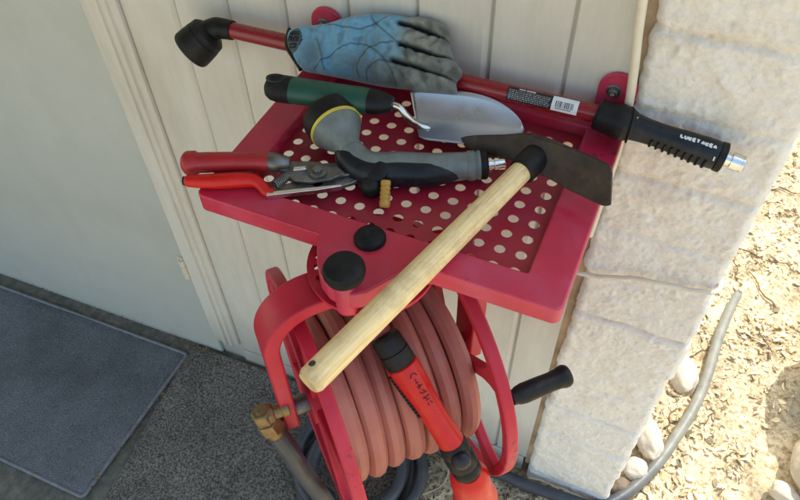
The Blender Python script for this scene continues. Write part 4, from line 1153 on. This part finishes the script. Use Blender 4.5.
for i in range(nu_):
    for j in range(nv_):
        q4 = ((i, j), (i+1, j), (i+1, j+1), (i, j+1))
        if not any(ins[k] for k in q4): continue
        vs = [topv[k] for k in q4]; bm.faces.new(vs)
        bs = [botv[k] for k in q4][::-1]
        if len(set(bs) & set(vs)) < 4: bm.faces.new(bs)
for f in bm.faces:
    for l in f.loops: c = vc[l.vert]; l[cl] = (*[max(0, x) for x in c], 1)
bmesh.ops.remove_doubles(bm, verts=bm.verts, dist=1e-5)
M['glove'] = mat('soiled_glove_cloth', (1, 1, 1), .85, nscale=160, namt=.12, bump=.35, bscale=700, bdist=.0006, vcol='paint', sheen=.2)
obj('glove_shell', bm, M['glove'], gl, smooth=80)
bm = bmesh.new()
cf = [(-.4905, .0850), (-.4918, .0800), (-.4886, .0618), (-.4770, .0502), (-.4660, .0415), (-.4581, .0345)]
cfp = [(p.x, p.y) for p in catmull([(x, y, 0) for x, y in cf], 5)]
sweep(bm, [gpos(p, .0035) for p in cfp], .0038, seg=10); obj('cuff_binding', bm, M['blackm'], gl)
bm = bmesh.new()
def gs(p, q, wd=.0011):
    n_ = 6
    l = math.hypot(q[0]-p[0], q[1]-p[1]); ox, oy = -(q[1]-p[1])/l*wd, (q[0]-p[0])/l*wd; pr_ = None
    for k in range(n_+1):
        c = (lerp(p[0], q[0], k/n_), lerp(p[1], q[1], k/n_)); r2 = []
        for sg in (-1, 1):
            cc_ = (c[0]+ox*sg, c[1]+oy*sg); r2.append(bm.verts.new(gpos(cc_, gheight(cc_, sdist(cc_, OUTS, True)[0])[0]+.0009)))
        if pr_: bm.faces.new((pr_[0], r2[0], r2[1], pr_[1]))
        pr_ = r2
EX, EY = -.4755, .0680
for a_, b_ in (((-.0075, .0105), (.0060, .0125)), ((-.0085, .0075), (.0070, .0095)), ((-.0075, .0105), (-.0085, .0075)), ((-.0085, .0040), (-.0085, -.0030)), ((-.0085, .0040), (-.0045, .0046)), ((-.0045, .0046), (-.0040, -.0020)), ((-.0012, .0052), (-.0006, -.0014)), ((-.0012, .0052), (.0034, .0058)), ((.0034, .0058), (.0036, -.0006)), ((.0064, .0064), (.0068, .0000)), ((-.0050, -.0060), (.0060, -.0042)), ((-.0046, -.0105), (.0054, -.0088)), ((-.0050, -.0060), (-.0046, -.0105)), ((.0060, -.0042), (.0054, -.0088))):
    gs((EX+a_[0], EY+a_[1]), (EX+b_[0], EY+b_[1]), .00095)
bmesh.ops.recalc_face_normals(bm, faces=bm.faces)
obj('cuff_emblem', bm, M['blackm'], gl, smooth=0)

# ------------------------------------------------------------------ stones, litter, twigs
def stone(name, c, sx, sy, sz, rz, seed, label, m_=None, group=None, sub=4, rough=.22):
    b = bmesh.new(); bmesh.ops.create_icosphere(b, subdivisions=sub, radius=1)
    rot = Matrix.Rotation(rz, 3, 'Z')
    for v in b.verts:
        p = v.co.copy(); f = 1 + rough*NB(p*1.1+V((seed, 0, 0))) + rough*.45*NB(p*2.7+V((0, seed, 0))) + rough*.18*NB(p*7+V((0, 0, seed)))
        v.co = V(c) + rot @ V((p.x*f*sx, p.y*f*sy, p.z*f*sz))
    o = obj(name, b, m_ or M['rock'], loc=(c[0], c[1], c[2]-sz*.6), smooth=60); return tag(o, label, 'stone', group)
stone('stone', (.226, .955, .012), .030, .056, .034, R(28), 1.3, 'largest pale oval stone in the hollow beside the block wall')
stone('stone', (.211, .866, .008), .027, .029, .026, R(10), 4.1, 'small round pale stone just below the largest oval one')
stone('stone', (.192, .812, -.004), .024, .027, .019, R(60), 7.7, 'dull brown stone half hidden between pale stone and hose', M['rock_brown'])
stone('stone', (.275, 1.205, -.014), .036, .070, .030, R(20), 9.2, 'flat sunlit stone half buried left of the hose on the dirt')
stone('stone', (.655, 1.02, .03), .095, .125, .085, R(15), 12.5, 'pale boulder cut off by the right edge of the photo')
stone('stone', (.715, 1.36, .22), .155, .15, .34, R(40), 15.5, 'tall unseen boulder added at right to shade the dirt', M['rock_brown'])  # boulder out of view, put here to cast shade on the dirt
stone('stone', (.549, .945, .0), .024, .034, .022, R(70), 19.5, 'small stone lying at the near left foot of the pale boulder')
rn = random.Random(21)
def flake(b, c, l, w_, rz, tilt, curl):
    rot = Matrix.Rotation(rz, 3, 'Z') @ Matrix.Rotation(tilt, 3, 'X') @ Matrix.Rotation(rn.uniform(-.5, .5), 3, 'Y')
    P_ = [(-l, 0, 0), (-l*.3, -w_, curl), (l*.4, -w_*.8, curl), (l, 0, 0), (l*.35, w_, curl), (-l*.35, w_*.9, curl)]
    vs = [b.verts.new(V(c) + rot @ V(p)) for p in P_]
    b.faces.new((vs[0], vs[1], vs[2], vs[3])); b.faces.new((vs[0], vs[3], vs[4], vs[5]))
def gz(x, y): return -.028 + .012*NB((x*5, y*5, 0)) + .010*NB((x*14, y*14, 3)) + .005*NB((x*40, y*40, 5))
bm = bmesh.new(); cnt = 0
while cnt < 7500:
    x = rn.uniform(.17, 1.05); y = rn.uniform(.70, 2.45)
    if x > .25+.33*(y-.3): continue
    if NB((x*6, y*6, 8)) + rn.uniform(-.5, .5) < .02: continue
    l = rn.choice((.002, .003, .003, .004, .005, .006, .009, .014)); flake(bm, (x, y, gz(x, y)+.002+rn.random()*.006), l, l*rn.uniform(.18, .6), rn.uniform(0, 6.3), rn.uniform(-.8, .8), rn.uniform(-.3, .3)*l); cnt += 1
o = obj('leaf_litter', bm, M['chips'], loc=(.4, 1.4, -.02), smooth=0); tag(o, 'dry tan leaf litter and wood chips scattered over sunny dirt', 'litter', kind='stuff')
bm = bmesh.new(); cnt = 0
while cnt < 3600:
    x = rn.uniform(-.34, .20); y = rn.uniform(.35, .765)
    if x < -.27 and rn.random() < .6: continue
    z0 = gz(x, y) if x > -.27 else .008
    if rn.random() < .5:
        l = rn.choice((.002, .003, .004, .006)); flake(bm, (x, y, z0+.003), l, l*rn.uniform(.3, .7), rn.uniform(0, 6.3), rn.uniform(-.6, .6), 0)
    else:
        r_ = rn.choice((.0015, .002, .0025, .0035, .005)); m4 = Matrix.Translation((x, y, z0+r_*.5)) @ Matrix.Rotation(rn.uniform(0, 6), 4, 'Z') @ Matrix.Diagonal((r_*rn.uniform(.8, 1.4), r_, r_*.7, 1))
        bmesh.ops.create_icosphere(bm, subdivisions=1, radius=1, matrix=m4)
    cnt += 1
o = obj('gravel', bm, M['grit'], loc=(-.05, .6, -.02), smooth=0); tag(o, 'brown grit and crumbled leaves along the foot of the wall', 'gravel', kind='stuff')
bm = bmesh.new(); cnt = 0
while cnt < 420:
    k = rn.random()
    if k < .55: x = rn.uniform(-1.75, -.35); y = .762-abs(rn.gauss(0, .012))
    elif k < .85: x = rn.uniform(-1.012, -.985)+rn.gauss(0, .006); y = rn.uniform(.30, .74)
    else: x = rn.gauss(-.98, .05); y = .745-abs(rn.gauss(0, .03))
    l = rn.choice((.0015, .002, .003, .005)); flake(bm, (x, y, fz(x)+.010+rn.random()*.003), l, l*rn.uniform(.3, .7), rn.uniform(0, 6.3), rn.uniform(-.4, .4), 0); cnt += 1
o = obj('leaf_crumbs', bm, M['twig'], loc=(-.9, .7, 0), smooth=0); tag(o, 'brown leaf crumbs along the door sill and doormat edge', 'litter', kind='stuff')
for i, (x, y, rz, L_, rd_) in enumerate([(.305, 1.29, .7, .11, .0022), (.365, 1.10, 1.0, .085, .0020), (.445, 1.58, 2.2, .14, .0028), (.480, 2.05, .2, .12, .003), (.425, 1.71, -.1, .16, .003), (.365, 1.64, 1.9, .09, .0025), (.47, 1.40, 2.0, .12, .0025), (.27, 1.06, 1.4, .075, .002), (.255, 1.13, 2.5, .06, .002), (.44, 1.02, .4, .06, .0018)]):
    bm = bmesh.new(); pts_ = []
    for k in range(7):
        u = k/6-.5; p = V((x+math.cos(rz)*L_*u-math.sin(rz)*.006*math.sin(u*9+i), y+math.sin(rz)*L_*u+math.cos(rz)*.006*math.sin(u*9+i), 0)); p.z = gz(p.x, p.y)+rd_+.0035; pts_.append(p)
    sweep(bm, pts_, [rd_*(1-.09*k) for k in range(7)], seg=7)
    o = obj('twig', bm, M['twig'], loc=(x, y, gz(x, y)), smooth=60); tag(o, 'thin dry brown twig lying on the sunlit dirt', 'twig', 'dry twigs on the dirt')
bm = bmesh.new()
sweep(bm, catmull([(-.215, .700, .03), (-.205, .672, .012), (-.212, .640, .004), (-.238, .610, .006), (-.262, .585, .006)], 6), .0011, seg=6)
o = obj('string', bm, M['cable'], loc=(-.23, .64, 0), smooth=60); tag(o, 'thin pale string curling on the grit beside the coiled hose', 'string')
